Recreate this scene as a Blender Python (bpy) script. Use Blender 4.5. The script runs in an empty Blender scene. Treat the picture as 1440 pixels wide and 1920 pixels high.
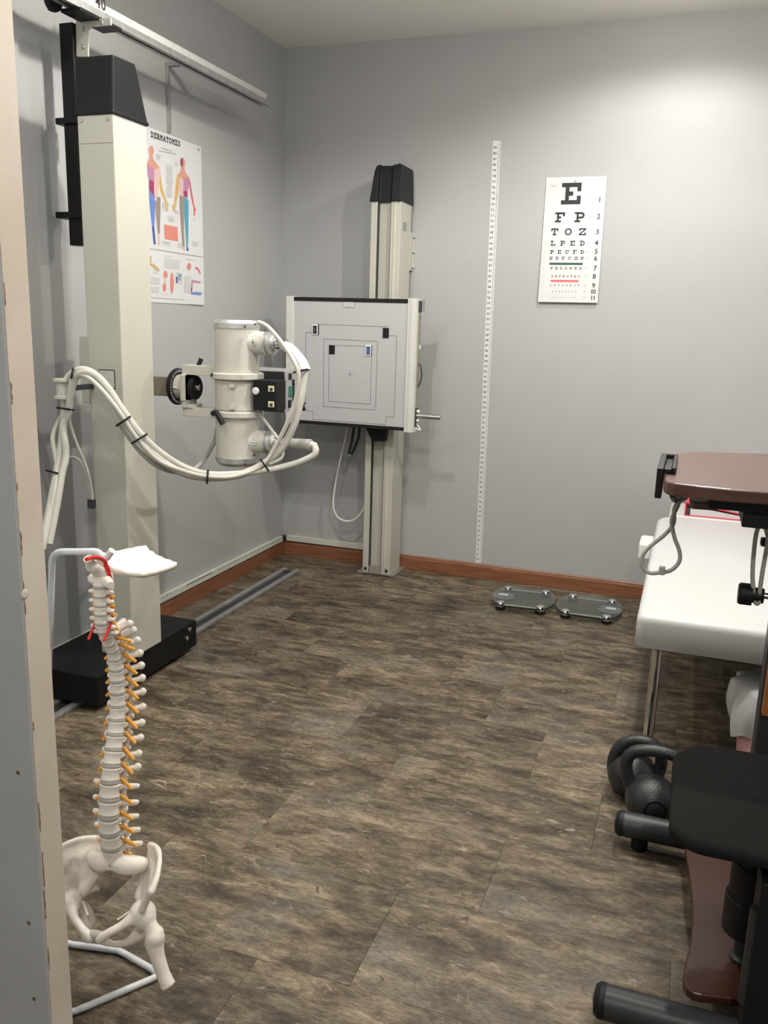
import bpy, bmesh, math, random
from mathutils import Vector, Matrix
random.seed(4)
S = bpy.context.scene
COL = S.collection
PI = math.pi

# ------------------------------------------------------------------ camera
FOC = 1606.95                      # focal length in pixels of the 1440 x 1920 frame
YAW, PITCH, ROLL = -0.337127, 0.220212, -0.0294506
CAM = Vector((2.07915, -4.22634, 1.30098))
_f = Vector((math.sin(YAW)*math.cos(PITCH), math.cos(YAW)*math.cos(PITCH), -math.sin(PITCH)))
_r = Vector((math.cos(YAW), -math.sin(YAW), 0))
_d = _f.cross(_r)
_c, _s = math.cos(ROLL), math.sin(ROLL)
CR, CD, CF = _c*_r + _s*_d, -_s*_r + _c*_d, _f
cam = bpy.data.objects.new('camera', bpy.data.cameras.new('camera'))
COL.objects.link(cam)
cam.matrix_world = Matrix(((CR.x, -CD.x, -CF.x, CAM.x), (CR.y, -CD.y, -CF.y, CAM.y), (CR.z, -CD.z, -CF.z, CAM.z), (0, 0, 0, 1)))
cam.data.sensor_fit = 'VERTICAL'
cam.data.sensor_height = 36
cam.data.lens = FOC/1920*36
cam.data.clip_start = 0.02
S.camera = cam

# ------------------------------------------------------------------ world, exposure, lamps
S.view_settings.view_transform = 'Standard'
S.view_settings.look = 'None'
S.view_settings.gamma = 1
S.view_settings.use_curve_mapping = False
S.view_settings.exposure = 1.16
W = bpy.data.worlds.new('world'); S.world = W; W.use_nodes = True
W.node_tree.nodes['Background'].inputs[0].default_value = (0.8, 0.85, 0.9, 1)
W.node_tree.nodes['Background'].inputs[1].default_value = 0.02
H = 2.61                           # ceiling height
# recessed ceiling lamps: x, y, watts
CANS = [(1.93, -0.70, 15), (2.10, -1.55, 30), (1.95, -2.60, 24), (2.40, -4.90, 28), (0.55, -2.85, 9), (0.92, -1.72, 20)]
def lamp(x, y, w):
    L = bpy.data.lights.new('can_lamp', 'SPOT')
    L.energy = w; L.spot_size = math.radians(160); L.spot_blend = 0.35; L.shadow_soft_size = 0.035
    L.color = (1.0, 0.96, 0.90)
    o = bpy.data.objects.new('can_lamp', L); COL.objects.link(o)
    o.location = (x, y, H-0.035)
    B = bpy.data.lights.new('ceiling_fill', 'POINT')          # added fill light below each can, there to brighten the ceiling
    B.energy = w*.15; B.shadow_soft_size = 0.04; B.color = L.color
    b = bpy.data.objects.new('ceiling_fill', B); COL.objects.link(b); b.location = (x, y, H-0.12)
    return o

# ------------------------------------------------------------------ geometry helpers
def ray(q):
    return CR*((q[0]-720)/FOC) + CD*((q[1]-960)/FOC) + CF
def on(q, ax, val):
    """the point of the plane coordinate[ax] = val that lies behind photo pixel q"""
    d = ray(q); t = (val-CAM[ax])/d[ax]
    return CAM + d*t
def on_plane(q, p0, n):
    d = ray(q); t = (Vector(p0)-CAM).dot(n)/d.dot(n)
    return CAM + d*t
def V(*a): return Vector(a)

class MB:
    def __init__(s): s.v = []; s.f = []; s.sm = []; s.mi = []
    def add(s, vs, fs, smooth=False, mi=0):
        b = len(s.v); s.v += [tuple(p) for p in vs]
        s.f += [tuple(i+b for i in f) for f in fs]; s.sm += [smooth]*len(fs); s.mi += [mi]*len(fs)
        return s
    def box(s, x0, x1, y0, y1, z0, z1, mi=0):
        v = [(x, y, z) for z in (z0, z1) for y in (y0, y1) for x in (x0, x1)]
        return s.add(v, [(0, 2, 3, 1), (4, 5, 7, 6), (0, 1, 5, 4), (2, 6, 7, 3), (0, 4, 6, 2), (1, 3, 7, 5)], False, mi)
    def obox(s, c, ax, ay, az, mi=0):
        """box from centre and three half axes"""
        c, ax, ay, az = map(Vector, (c, ax, ay, az))
        v = [c+ax*i+ay*j+az*k for k in (-1, 1) for j in (-1, 1) for i in (-1, 1)]
        return s.add(v, [(0, 2, 3, 1), (4, 5, 7, 6), (0, 1, 5, 4), (2, 6, 7, 3), (0, 4, 6, 2), (1, 3, 7, 5)], False, mi)
    def bar(s, a, b, w, h, up=(0, 0, 1)):
        a, b = Vector(a), Vector(b); d = (b-a).normalized()
        sd = d.cross(Vector(up)); sd = sd.normalized() if sd.length > 1e-5 else Vector((1, 0, 0)); u = sd.cross(d)
        return s.obox((a+b)/2, (b-a)/2, sd*w/2, u*h/2)
    def tube(s, pts, r, n=10, caps=True, closed=False):
        P = [Vector(p) for p in pts]; R = r if isinstance(r, (list, tuple)) else [r]*len(P)
        m = len(P); ref = None; vs = []
        for i, p in enumerate(P):
            if closed: t = P[(i+1) % m]-P[i-1]
            else: t = P[min(i+1, m-1)]-P[max(i-1, 0)]
            t.normalize()
            if ref is None:
                ref = Vector((0, 0, 1)) if abs(t.z) < .9 else Vector((1, 0, 0))
            u = ref-t*ref.dot(t); u.normalize(); ref = u; w = t.cross(u)
            vs += [p+(u*math.cos(2*PI*k/n)+w*math.sin(2*PI*k/n))*R[i] for k in range(n)]
        fs = []
        for i in range(m if closed else m-1):
            j = (i+1) % m
            fs += [(i*n+k, i*n+(k+1) % n, j*n+(k+1) % n, j*n+k) for k in range(n)]
        s.add(vs, fs, True)
        if caps and not closed:
            s.add(vs[:n], [tuple(reversed(range(n)))]); s.add(vs[-n:], [tuple(range(n))])
        return s
    def lathe(s, prof, c=(0, 0, 0), axis=(0, 0, 1), n=28, sharp=True):
        """prof: (radius, height) pairs along axis; hard rings where asked"""
        c = Vector(c); a = Vector(axis).normalized()
        u = a.orthogonal().normalized(); w = a.cross(u)
        def ring(r, h): return [c+a*h+(u*math.cos(2*PI*k/n)+w*math.sin(2*PI*k/n))*max(r, 1e-5) for k in range(n)]
        if sharp:
            for (r0, h0), (r1, h1) in zip(prof, prof[1:]):
                s.add(ring(r0, h0)+ring(r1, h1), [(k, (k+1) % n, n+(k+1) % n, n+k) for k in range(n)], True)
        else:
            vs = []
            for r, h in prof: vs += ring(r, h)
            s.add(vs, [(i*n+k, i*n+(k+1) % n, (i+1)*n+(k+1) % n, (i+1)*n+k) for i in range(len(prof)-1) for k in range(n)], True)
        for (r, h), rev in ((prof[0], True), (prof[-1], False)):
            if r > 1e-4: s.add(ring(r, h), [tuple(reversed(range(n))) if rev else tuple(range(n))])
        return s
    def ball(s, c, r, n=14, m=8, sc=(1, 1, 1)):
        vs = []; c = Vector(c)
        for i in range(m+1):
            th = PI*i/m
            vs += [c+Vector((r*sc[0]*math.sin(th)*math.cos(2*PI*k/n), r*sc[1]*math.sin(th)*math.sin(2*PI*k/n), r*sc[2]*math.cos(th))) for k in range(n)]
        return s.add(vs, [(i*n+k, (i+1)*n+k, (i+1)*n+(k+1) % n, i*n+(k+1) % n) for i in range(m) for k in range(n)], True)
    def prism(s, poly, d, mi=0):
        """extrude 3-D polygon by vector d"""
        d = Vector(d); n = len(poly); a = [Vector(p) for p in poly]; b = [p+d for p in a]
        s.add(a+b, [tuple(reversed(range(n))), tuple(range(n, 2*n))]+[(i, (i+1) % n, n+(i+1) % n, n+i) for i in range(n)], False, mi)
        return s
    def poly(s, pts, mi=0): return s.add(pts, [tuple(range(len(pts)))], False, mi)
    def build(s, name, mat, parent=None, bevel=0, recalc=True, seg=2, weld=False):
        me = bpy.data.meshes.new(name); me.from_pydata(s.v, [], s.f)
        me.polygons.foreach_set('use_smooth', s.sm)
        mats = mat if isinstance(mat, (list, tuple)) else [mat]
        for m in mats: me.materials.append(m)
        if len(mats) > 1: me.polygons.foreach_set('material_index', s.mi)
        if recalc or weld:
            bm = bmesh.new(); bm.from_mesh(me)
            if weld: bmesh.ops.remove_doubles(bm, verts=bm.verts, dist=1e-5)
            bmesh.ops.recalc_face_normals(bm, faces=bm.faces); bm.to_mesh(me); bm.free()
        o = bpy.data.objects.new(name, me); COL.objects.link(o)
        if parent is not None:
            o.parent = parent; b = parent; off = Vector((0, 0, 0))
            while b is not None: off += b.location; b = b.parent
            o.location = -off
        if bevel:
            m = o.modifiers.new('bevel', 'BEVEL'); m.width = bevel; m.segments = seg; m.limit_method = 'ANGLE'; m.angle_limit = math.radians(40)
        return o

def smooth_path(pts, sub=6):
    P = [Vector(p) for p in pts]; out = []
    for i in range(len(P)-1):
        p0, p1, p2, p3 = P[max(i-1, 0)], P[i], P[i+1], P[min(i+2, len(P)-1)]
        for k in range(sub):
            t = k/sub
            out.append(.5*((2*p1)+(p2-p0)*t+(2*p0-5*p1+4*p2-p3)*t*t+(3*p1-p0-3*p2+p3)*t**3))
    return out+[P[-1]]
def rrect(x0, x1, y0, y1, r, n=5, rs=None):
    rs = rs or [r]*4; out = []
    for (cx, cy, a0), rr in zip(((x1, y1, 0), (x0, y1, 90), (x0, y0, 180), (x1, y0, 270)), rs):
        sx = -1 if cx == x1 else 1; sy = -1 if cy == y1 else 1
        for k in range(n+1):
            a = math.radians(a0+90*k/n); out.append((cx+sx*rr+rr*math.cos(a), cy+sy*rr+rr*math.sin(a)))
    return out

def thing(name, label, cat, loc, group=None):
    o = bpy.data.objects.new(name, None); COL.objects.link(o); o.location = loc; o.empty_display_size = .05
    return tag(o, label, cat, group)
def tag(o, label, cat, group=None):
    o['label'] = label; o['category'] = cat
    if group: o['group'] = group
    return o
def struct(o): o['kind'] = 'structure'; return o

# ------------------------------------------------------------------ materials
def mat(name, col, rough=.5, metal=0, noise=0, nscale=8, bump=0, bscale=60, coat=0, spec=.5, trans=0, ior=1.45, col2=None, stretch=None, emit=0):
    m = bpy.data.materials.new(name); m.use_nodes = True; nt = m.node_tree; b = nt.nodes['Principled BSDF']
    b.inputs['Base Color'].default_value = (*col, 1); b.inputs['Roughness'].default_value = rough
    b.inputs['Metallic'].default_value = metal; b.inputs['Coat Weight'].default_value = coat
    b.inputs['Specular IOR Level'].default_value = spec
    b.inputs['Transmission Weight'].default_value = trans; b.inputs['IOR'].default_value = ior
    if emit: b.inputs['Emission Color'].default_value = (*col, 1); b.inputs['Emission Strength'].default_value = emit
    tc = nt.nodes.new('ShaderNodeTexCoord'); mp = nt.nodes.new('ShaderNodeMapping')
    nt.links.new(tc.outputs['Object'], mp.inputs['Vector'])
    if stretch: mp.inputs['Scale'].default_value = stretch
    if noise or col2:
        n = nt.nodes.new('ShaderNodeTexNoise'); n.inputs['Scale'].default_value = nscale; n.inputs['Detail'].default_value = 5
        nt.links.new(mp.outputs[0], n.inputs['Vector'])
        r = nt.nodes.new('ShaderNodeValToRGB'); nt.links.new(n.outputs['Fac'], r.inputs[0])
        c2 = col2 or tuple(c*(1-noise) for c in col)
        r.color_ramp.elements[0].position = .35; r.color_ramp.elements[1].position = .65
        r.color_ramp.elements[0].color = (*c2, 1); r.color_ramp.elements[1].color = (*col, 1)
        nt.links.new(r.outputs[0], b.inputs['Base Color'])
    if bump:
        n2 = nt.nodes.new('ShaderNodeTexNoise'); n2.inputs['Scale'].default_value = bscale; n2.inputs['Detail'].default_value = 3
        nt.links.new(mp.outputs[0], n2.inputs['Vector'])
        bp = nt.nodes.new('ShaderNodeBump'); bp.inputs['Strength'].default_value = bump; bp.inputs['Distance'].default_value = .004
        nt.links.new(n2.outputs['Fac'], bp.inputs['Height']); nt.links.new(bp.outputs[0], b.inputs['Normal'])
    return m
M = {}
M['wall'] = mat('wall_paint', (.395, .400, .399), .55, noise=.03, nscale=3, bump=.06, bscale=160)
M['ceiling'] = mat('ceiling_paint', (.88, .865, .82), .9, bump=.15, bscale=90)
M['cream'] = mat('cream_enamel', (.49, .482, .415), .38, noise=.04, nscale=5)
M['cream2'] = mat('cream_enamel_light', (.58, .57, .505), .35, noise=.03, nscale=6)
M['taupe'] = mat('taupe_steel', (.30, .27, .22), .45, noise=.12, nscale=20)
M['black'] = mat('black_plastic', (.0125, .0125, .0135), .5, noise=.2, nscale=30, spec=.3)
M['black_paint'] = mat('black_paint', (.009, .009, .010), .45, noise=.25, nscale=12, bump=.05, spec=.25)
M['char'] = mat('charcoal_metal', (.035, .037, .04), .42, noise=.12, nscale=40)
M['steel'] = mat('brushed_steel', (.62, .62, .62), .3, 1, noise=.1, nscale=30, stretch=(1, 1, 8))
M['alu'] = mat('satin_aluminium', (.66, .66, .66), .42, .85, noise=.08, nscale=25)
M['chrome'] = mat('chrome', (.75, .75, .76), .12, 1)
M['galv'] = mat('galvanised_steel', (.50, .50, .49), .45, .75, noise=.2, nscale=40)
M['panel'] = mat('bucky_panel', (.56, .56, .57), .38, .25, noise=.05, nscale=140)
M['offwhite'] = mat('offwhite_enamel', (.62, .62, .585), .38, noise=.03, nscale=8)
M['strip'] = mat('strip_plastic', (.52, .52, .50), .45)
M['white'] = mat('white_plastic', (.80, .80, .78), .4)
M['paper'] = mat('paper', (.60, .605, .61), .6)
M['tape'] = mat('tape_vinyl', (.66, .66, .65), .5)
M['ink'] = mat('ink', (.018, .018, .02), .6)
M['inkgrey'] = mat('ink_grey', (.42, .42, .42), .6)
M['green'] = mat('green_ink', (.02, .07, .06), .6)
M['redink'] = mat('red_ink', (.62, .13, .14), .6)
M['vinyl'] = mat('white_vinyl', (.60, .605, .60), .38, bump=.04, bscale=260)
M['cable'] = mat('ivory_cable', (.57, .56, .50), .5, noise=.06, nscale=40)
M['cablegrey'] = mat('grey_cable', (.42, .41, .38), .5, noise=.06, nscale=40)
M['bone'] = mat('bone_plastic', (.80, .74, .66), .5, noise=.05, nscale=60, bump=.12, bscale=220)
M['disc'] = mat('disc_rubber', (.42, .40, .36), .55)
M['nerve'] = mat('nerve_yellow', (.85, .38, .035), .45)
M['artery'] = mat('artery_red', (.62, .02, .02), .4)
M['standgrey'] = mat('powder_coat_grey', (.62, .64, .66), .35)
M['red'] = mat('red_binder', (.75, .05, .07), .4)
M['seat'] = mat('black_seat_fabric', (.014, .0135, .013), .9, bump=.4, bscale=700, spec=.2)
M['iron'] = mat('cast_iron', (.026, .028, .030), .30, noise=.25, nscale=60, bump=.35, bscale=260, spec=.6)
M['bag'] = mat('bin_liner', (.78, .79, .80), .35)
M['pink'] = mat('pink_bin', (.78, .42, .42), .5)
M['jamb'] = mat('door_edge_paint', (.66, .585, .50), .5, noise=.08, nscale=7, bump=.05, col2=(.60, .52, .43))
M['jambface'] = mat('door_face_paint', (.60, .62, .63), .45, noise=.08, nscale=5, bump=.04)
M['mark'] = mat('brown_scuff', (.20, .12, .08), .7)
M['gold'] = mat('ivory_switch', (.78, .70, .50), .5)
M['pcb'] = mat('green_board', (.03, .14, .09), .5)
M['lampglow'] = mat('lamp_lens', (1, .95, .86), .5, emit=12)
M['hole'] = mat('dark_slot', (.05, .048, .045), .8)

def wood(name, c1, c2, scale, rough=.4, rot=0, coat=0):
    m = bpy.data.materials.new(name); m.use_nodes = True; nt = m.node_tree; b = nt.nodes['Principled BSDF']
    tc = nt.nodes.new('ShaderNodeTexCoord'); mp = nt.nodes.new('ShaderNodeMapping'); mp.inputs['Scale'].default_value = scale
    nt.links.new(tc.outputs['Object'], mp.inputs['Vector'])
    n = nt.nodes.new('ShaderNodeTexNoise'); n.inputs['Scale'].default_value = 3; n.inputs['Detail'].default_value = 7; n.inputs['Distortion'].default_value = .6
    nt.links.new(mp.outputs[0], n.inputs['Vector'])
    r = nt.nodes.new('ShaderNodeValToRGB'); nt.links.new(n.outputs['Fac'], r.inputs[0])
    r.color_ramp.elements[0].position = .32; r.color_ramp.elements[1].position = .68
    r.color_ramp.elements[0].color = (*c1, 1); r.color_ramp.elements[1].color = (*c2, 1)
    nt.links.new(r.outputs[0], b.inputs['Base Color']); b.inputs['Roughness'].default_value = rough; b.inputs['Coat Weight'].default_value = coat
    return m
M['oak_x'] = wood('oak_baseboard_back', (.16, .060, .028), (.27, .115, .058), (2, 30, 40), .38)
M['oak_y'] = wood('oak_baseboard_side', (.16, .060, .028), (.27, .115, .058), (30, 2, 40), .38)
M['desk'] = wood('walnut_laminate', (.085, .040, .030), (.125, .062, .047), (3, 40, 40), .32)
M['cherry'] = wood('cherry_laminate', (.048, .015, .010), (.068, .022, .014), (3, 40, 40), .35)
M['orange_edge'] = wood('orange_edge_wood', (.30, .10, .03), (.40, .15, .05), (30, 30, 4), .4)

def floor_mat():
    m = bpy.data.materials.new('vinyl_wood_tile'); m.use_nodes = True; nt = m.node_tree; b = nt.nodes['Principled BSDF']
    N = lambda t: nt.nodes.new(t); Lk = nt.links.new
    tc = N('ShaderNodeTexCoord'); oi = N('ShaderNodeObjectInfo')
    cb = N('ShaderNodeCombineXYZ'); mul = N('ShaderNodeMath'); mul.operation = 'MULTIPLY'; mul.inputs[1].default_value = 37
    Lk(oi.outputs['Random'], mul.inputs[0]); Lk(mul.outputs[0], cb.inputs[2]); Lk(mul.outputs[0], cb.inputs[0])
    ad = N('ShaderNodeVectorMath'); ad.operation = 'ADD'; Lk(tc.outputs['Object'], ad.inputs[0]); Lk(cb.outputs[0], ad.inputs[1])
    def noise(sc, scale, det, dist=0, rough=.6):
        mp = N('ShaderNodeMapping'); mp.inputs['Scale'].default_value = sc; Lk(ad.outputs[0], mp.inputs['Vector'])
        n = N('ShaderNodeTexNoise'); n.inputs['Scale'].default_value = scale; n.inputs['Detail'].default_value = det
        n.inputs['Distortion'].default_value = dist; n.inputs['Roughness'].default_value = rough
        Lk(mp.outputs[0], n.inputs['Vector']); return n.outputs['Fac']
    def ramp(fac, stops):
        r = N('ShaderNodeValToRGB'); Lk(fac, r.inputs[0]); e = r.color_ramp.elements
        while len(e) < len(stops): e.new(.5)
        for el, (p, c) in zip(e, stops): el.position = p; el.color = (*c, 1)
        return r.outputs[0]
    def mix(a, c, fac, mode='MIX'):
        x = N('ShaderNodeMix'); x.data_type = 'RGBA'; x.blend_type = mode
        if isinstance(fac, float): x.inputs[0].default_value = fac
        else: Lk(fac, x.inputs[0])
        Lk(a, x.inputs[6]); Lk(c, x.inputs[7]); return x.outputs[2]
    base = ramp(noise((1, 2.7, 1), 8.5, 12, .35, .74), [(.34, (.036, .027, .018)), (.445, (.078, .060, .041)), (.53, (.134, .107, .075)), (.61, (.196, .161, .117)), (.71, (.275, .230, .173))])
    grey = ramp(noise((1, 1.5, 1), 2.6, 7, .4, .62), [(.50, (0, 0, 0)), (.66, (.75, .75, .75))])
    gcol = ramp(noise((1, 2.2, 1), 11, 10, .4, .72), [(.3, (.045, .042, .036)), (.7, (.165, .152, .132))])
    c = mix(base, gcol, grey)
    big = ramp(noise((1, 2.0, 1), 2.6, 4, .3), [(.36, (.55, .55, .53)), (.62, (1.14, 1.12, 1.06))])
    c = mix(c, big, 1.0, 'MULTIPLY')
    fine = ramp(noise((1, 3.4, 1), 60, 6, .3, .65), [(.34, (.58, .55, .50)), (.60, (1.10, 1.10, 1.10))])
    c = mix(c, fine, 1.0, 'MULTIPLY')
    sp = ramp(noise((1, 1.7, 1), 30, 4, 1.0), [(.655, (0, 0, 0)), (.70, (.85, .85, .85))])
    spc = ramp(noise((1, 1, 1), 3, 2), [(0, (.030, .021, .014)), (1, (.050, .036, .024))])
    c = mix(c, spc, sp)
    hi = ramp(noise((1, 2.2, 1), 15, 8, .8, .7), [(.60, (0, 0, 0)), (.68, (.65, .65, .65))])
    hic = ramp(noise((1, 1, 1), 3, 2), [(0, (.26, .22, .165)), (1, (.32, .275, .215))])
    c = mix(c, hic, hi)
    tone = N('ShaderNodeMapRange'); tone.inputs[3].default_value = 1.16; tone.inputs[4].default_value = 1.42; Lk(oi.outputs['Random'], tone.inputs[0])
    tcb = N('ShaderNodeCombineXYZ')
    for i in range(3): Lk(tone.outputs[0], tcb.inputs[i])
    x = N('ShaderNodeVectorMath'); x.operation = 'MULTIPLY'; Lk(c, x.inputs[0]); Lk(tcb.outputs[0], x.inputs[1])
    Lk(x.outputs[0], b.inputs['Base Color'])
    rr = N('ShaderNodeMapRange'); rr.inputs[3].default_value = .42; rr.inputs[4].default_value = .62
    Lk(noise((1, 3, 1), 20, 4), rr.inputs[0]); Lk(rr.outputs[0], b.inputs['Roughness'])
    b.inputs['Specular IOR Level'].default_value = .35
    bp = N('ShaderNodeBump'); bp.inputs['Strength'].default_value = .12; bp.inputs['Distance'].default_value = .003
    Lk(noise((1, 7, 1), 30, 6), bp.inputs['Height']); Lk(bp.outputs[0], b.inputs['Normal'])
    return m
M['tile'] = floor_mat()
M['glass'] = mat('scale_glass', (.74, .82, .79), .03, trans=1, ior=1.46)
M['skin1'] = mat('print_flesh', (.56, .28, .21), .6); M['skin2'] = mat('print_pink', (.60, .43, .40), .6)
M['mauve'] = mat('print_mauve', (.44, .21, .34), .6); M['plum'] = mat('print_plum', (.30, .05, .13), .6)
M['blue'] = mat('print_blue', (.13, .22, .52), .6); M['navy'] = mat('print_navy', (.05, .08, .25), .6); M['cyan'] = mat('print_cyan', (.08, .30, .42), .6)
M['brown'] = mat('print_brown', (.29, .225, .19), .6); M['tan'] = mat('print_tan', (.54, .35, .14), .6); M['rose'] = mat('print_rose', (.62, .12, .16), .6)
M['coral'] = mat('print_coral', (.58, .22, .17), .6); M['lgrey'] = mat('print_light_grey', (.50, .50, .50), .6)

# ------------------------------------------------------------------ flat lettering
_gl = {}
def glyph(ch):
    if ch not in _gl:
        cu = bpy.data.curves.new('glyph', 'FONT'); cu.body = ch; cu.size = 1; cu.resolution_u = 2; cu.offset = .018
        o = bpy.data.objects.new('glyph', cu); COL.objects.link(o)
        dg = bpy.context.evaluated_depsgraph_get(); me = bpy.data.meshes.new_from_object(o.evaluated_get(dg))
        vs = [tuple(v.co) for v in me.vertices]; fs = [tuple(p.vertices) for p in me.polygons]
        w = max([v[0] for v in vs], default=.3)+.06
        bpy.data.objects.remove(o); bpy.data.curves.remove(cu); bpy.data.meshes.remove(me)
        _gl[ch] = (vs, fs, w)
    return _gl[ch]
def text(mb, st, c, ux, uy, h, mi=0):
    """flat text centred on c, cap height h"""
    ux, uy, c = Vector(ux), Vector(uy), Vector(c); s = h/.69
    tot = sum(glyph(k)[2] for k in st)*s; x = -tot/2
    for k in st:
        vs, fs, w = glyph(k)
        mb.add([c+ux*(x+v[0]*s)+uy*(v[1]*s-h/2) for v in vs], fs, False, mi); x += w*s
def arc(cx, cy, ro, ri, a0, a1, n=12):
    out = []
    for k in range(n):
        t0, t1 = math.radians(a0+(a1-a0)*k/n), math.radians(a0+(a1-a0)*(k+1)/n)
        out.append([(cx+ro[0]*math.cos(t0), cy+ro[1]*math.sin(t0)), (cx+ro[0]*math.cos(t1), cy+ro[1]*math.sin(t1)),
                    (cx+ri[0]*math.cos(t1), cy+ri[1]*math.sin(t1)), (cx+ri[0]*math.cos(t0), cy+ri[1]*math.sin(t0))])
    return out
def R4(x0, x1, y0, y1): return [(x0, y0), (x1, y0), (x1, y1), (x0, y1)]
# slab-serif capitals on a unit square (stroke .2)
SLAB = {
 'E': [R4(0, 1, .8, 1), R4(0, 1, 0, .2), R4(.2, .4, .2, .8), R4(.4, .6, .4, .6), R4(.8, 1, .6, .8), R4(.8, 1, .2, .4)],
 'F': [R4(0, 1, .8, 1), R4(0, .62, 0, .2), R4(.2, .4, .2, .8), R4(.4, .62, .4, .6), R4(.8, 1, .6, .8)],
 'L': [R4(0, .62, .8, 1), R4(0, 1, 0, .2), R4(.2, .4, .2, .8), R4(.8, 1, .2, .42)],
 'T': [R4(0, 1, .8, 1), R4(.22, .78, 0, .2), R4(.4, .6, .2, .8), R4(0, .2, .58, .8), R4(.8, 1, .58, .8)],
 'Z': [R4(0, 1, .8, 1), R4(0, 1, 0, .2), R4(0, .2, .62, .8), R4(.8, 1, .2, .38), [(0, .2), (.27, .2), (1, .8), (.73, .8)]],
 'P': [R4(0, .6, .8, 1), R4(0, .6, 0, .2), R4(.2, .4, .2, .8), R4(.4, .6, .36, .56)]+arc(.66, .68, (.34, .32), (.14, .12), -90, 90)+[R4(.6, .66, .8, 1), R4(.6, .66, .36, .56)],
 'D': [R4(0, .5, .8, 1), R4(0, .5, 0, .2), R4(.2, .4, .2, .8)]+arc(.5, .5, (.5, .5), (.3, .3), -90, 90),
 'O': arc(.5, .5, (.5, .5), (.3, .3), 0, 360, 24),
 'C': arc(.5, .5, (.5, .5), (.3, .3), 40, 320, 20)+[R4(.76, .96, .62, 1.0)],
 'R': [R4(0, .6, .8, 1), R4(0, .52, 0, .2), R4(.14, .36, .2, .8), R4(.36, .6, .42, .6)]+arc(.62, .71, (.30, .29), (.10, .11), -90, 90)+[[(.44, .45), (.68, .45), (.94, .18), (.66, .18)], R4(.66, 1.04, 0, .2)],
 'M': [R4(0, .34, 0, .2), R4(.66, 1, 0, .2), R4(.08, .28, .2, 1), R4(.72, .92, .2, 1), R4(0, .1, .8, 1), R4(.9, 1, .8, 1), [(.28, 1), (.28, .72), (.5, .34), (.5, .66)], [(.72, 1), (.72, .72), (.5, .34), (.5, .66)]],
 'A': [R4(-.02, .38, 0, .2), R4(.62, 1.02, 0, .2), [(.12, .2), (.32, .2), (.58, 1), (.38, 1)], [(.88, .2), (.68, .2), (.42, 1), (.62, 1)], R4(.3, .7, .3, .46)],
 'S': arc(.5, .73, (.44, .27), (.24, .10), 20, 270, 12)+arc(.5, .28, (.46, .28), (.26, .10), -160, 90, 12)+[R4(.76, .94, .66, 1), R4(.06, .24, 0, .34)],
}
def slab(mb, ch, c, ux, uy, w, h, mi=0):
    c, ux, uy = Vector(c), Vector(ux), Vector(uy)
    for p in SLAB[ch]: mb.poly([c+ux*((x-.5)*w)+uy*((y-.5)*h) for x, y in p], mi)
def ribbon(mb, a, b, w, n, mi=0):
    a, b, n = Vector(a), Vector(b), Vector(n); d = (b-a).normalized(); s = d.cross(n)*w/2
    mb.poly([a-s, b-s, b+s, a+s], mi)
# ================================================================== room shell
XR, YF = 3.9, -5.4
struct(MB().box(-.1, 0, YF, 0, 0, H).build('wall_left', M['wall']))
struct(MB().box(-.1, XR+.1, 0, .1, 0, H).build('wall_back', M['wall']))
struct(MB().box(XR, XR+.1, YF, 0, 0, H).build('wall_right', M['wall']))
struct(MB().box(-.1, XR+.1, YF-.1, YF, 0, H).build('wall_front', M['wall']))
struct(MB().box(-.1, XR+.1, YF-.1, .1, H, H+.1).build('ceiling', M['ceiling']))
floor = struct(MB().box(-.1, XR+.1, YF-.1, .1, -.06, -.004).build('floor', M['hole']))
# vinyl tiles 12 x 24 in, running along the back wall, staggered row by row
TW, TH = .605, .312
offs = [.14, .33, .535, .737, 1.14, 1.555, 1.35, .95, .535]
row_y = [-1.61+.312*k for k in range(5, -1, -1)]
cache = {}
def tile(x0, x1, y0, y1):
    k = (round(x1-x0, 3), round(y1-y0, 3))
    if k not in cache:
        b = MB(); g = .00022; w, h = k
        b.box(g, w-g, g, h-g, -.004, 0)
        o = b.build('tile', M['tile'], floor, bevel=.0004, seg=1); cache[k] = o.data
    else:
        o = bpy.data.objects.new('tile', cache[k]); COL.objects.link(o); o.parent = floor
        m = o.modifiers.new('bevel', 'BEVEL'); m.width = .0004; m.segments = 1; m.limit_method = 'ANGLE'
    o.location = (x0, y0, 0)
phase = {0: 1.745, 1: 1.957, 2: 1.14, 3: 1.555, 4: 1.35, 5: 1.14, 6: .95, -1: 1.54, -2: 1.33, -3: 1.10, -4: .92, -5: .70, -6: 1.4}
for k in range(-6, 7):
    y1 = -1.61-TH*k; y0 = y1-TH; y1 = min(y1, 0); y0 = max(y0, -4.0)
    if y1-y0 < .02: continue
    x = phase[k]
    while x > 0: x -= TW
    while x < XR:
        a, c = max(x, 0), min(x+TW, XR)
        if c-a > .01: tile(a, c, y0, y1)
        x += TW
o = MB().box(0, XR, YF, -1.61-TH*7, -.004, 0).build('tile', M['tile'], floor)

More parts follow.
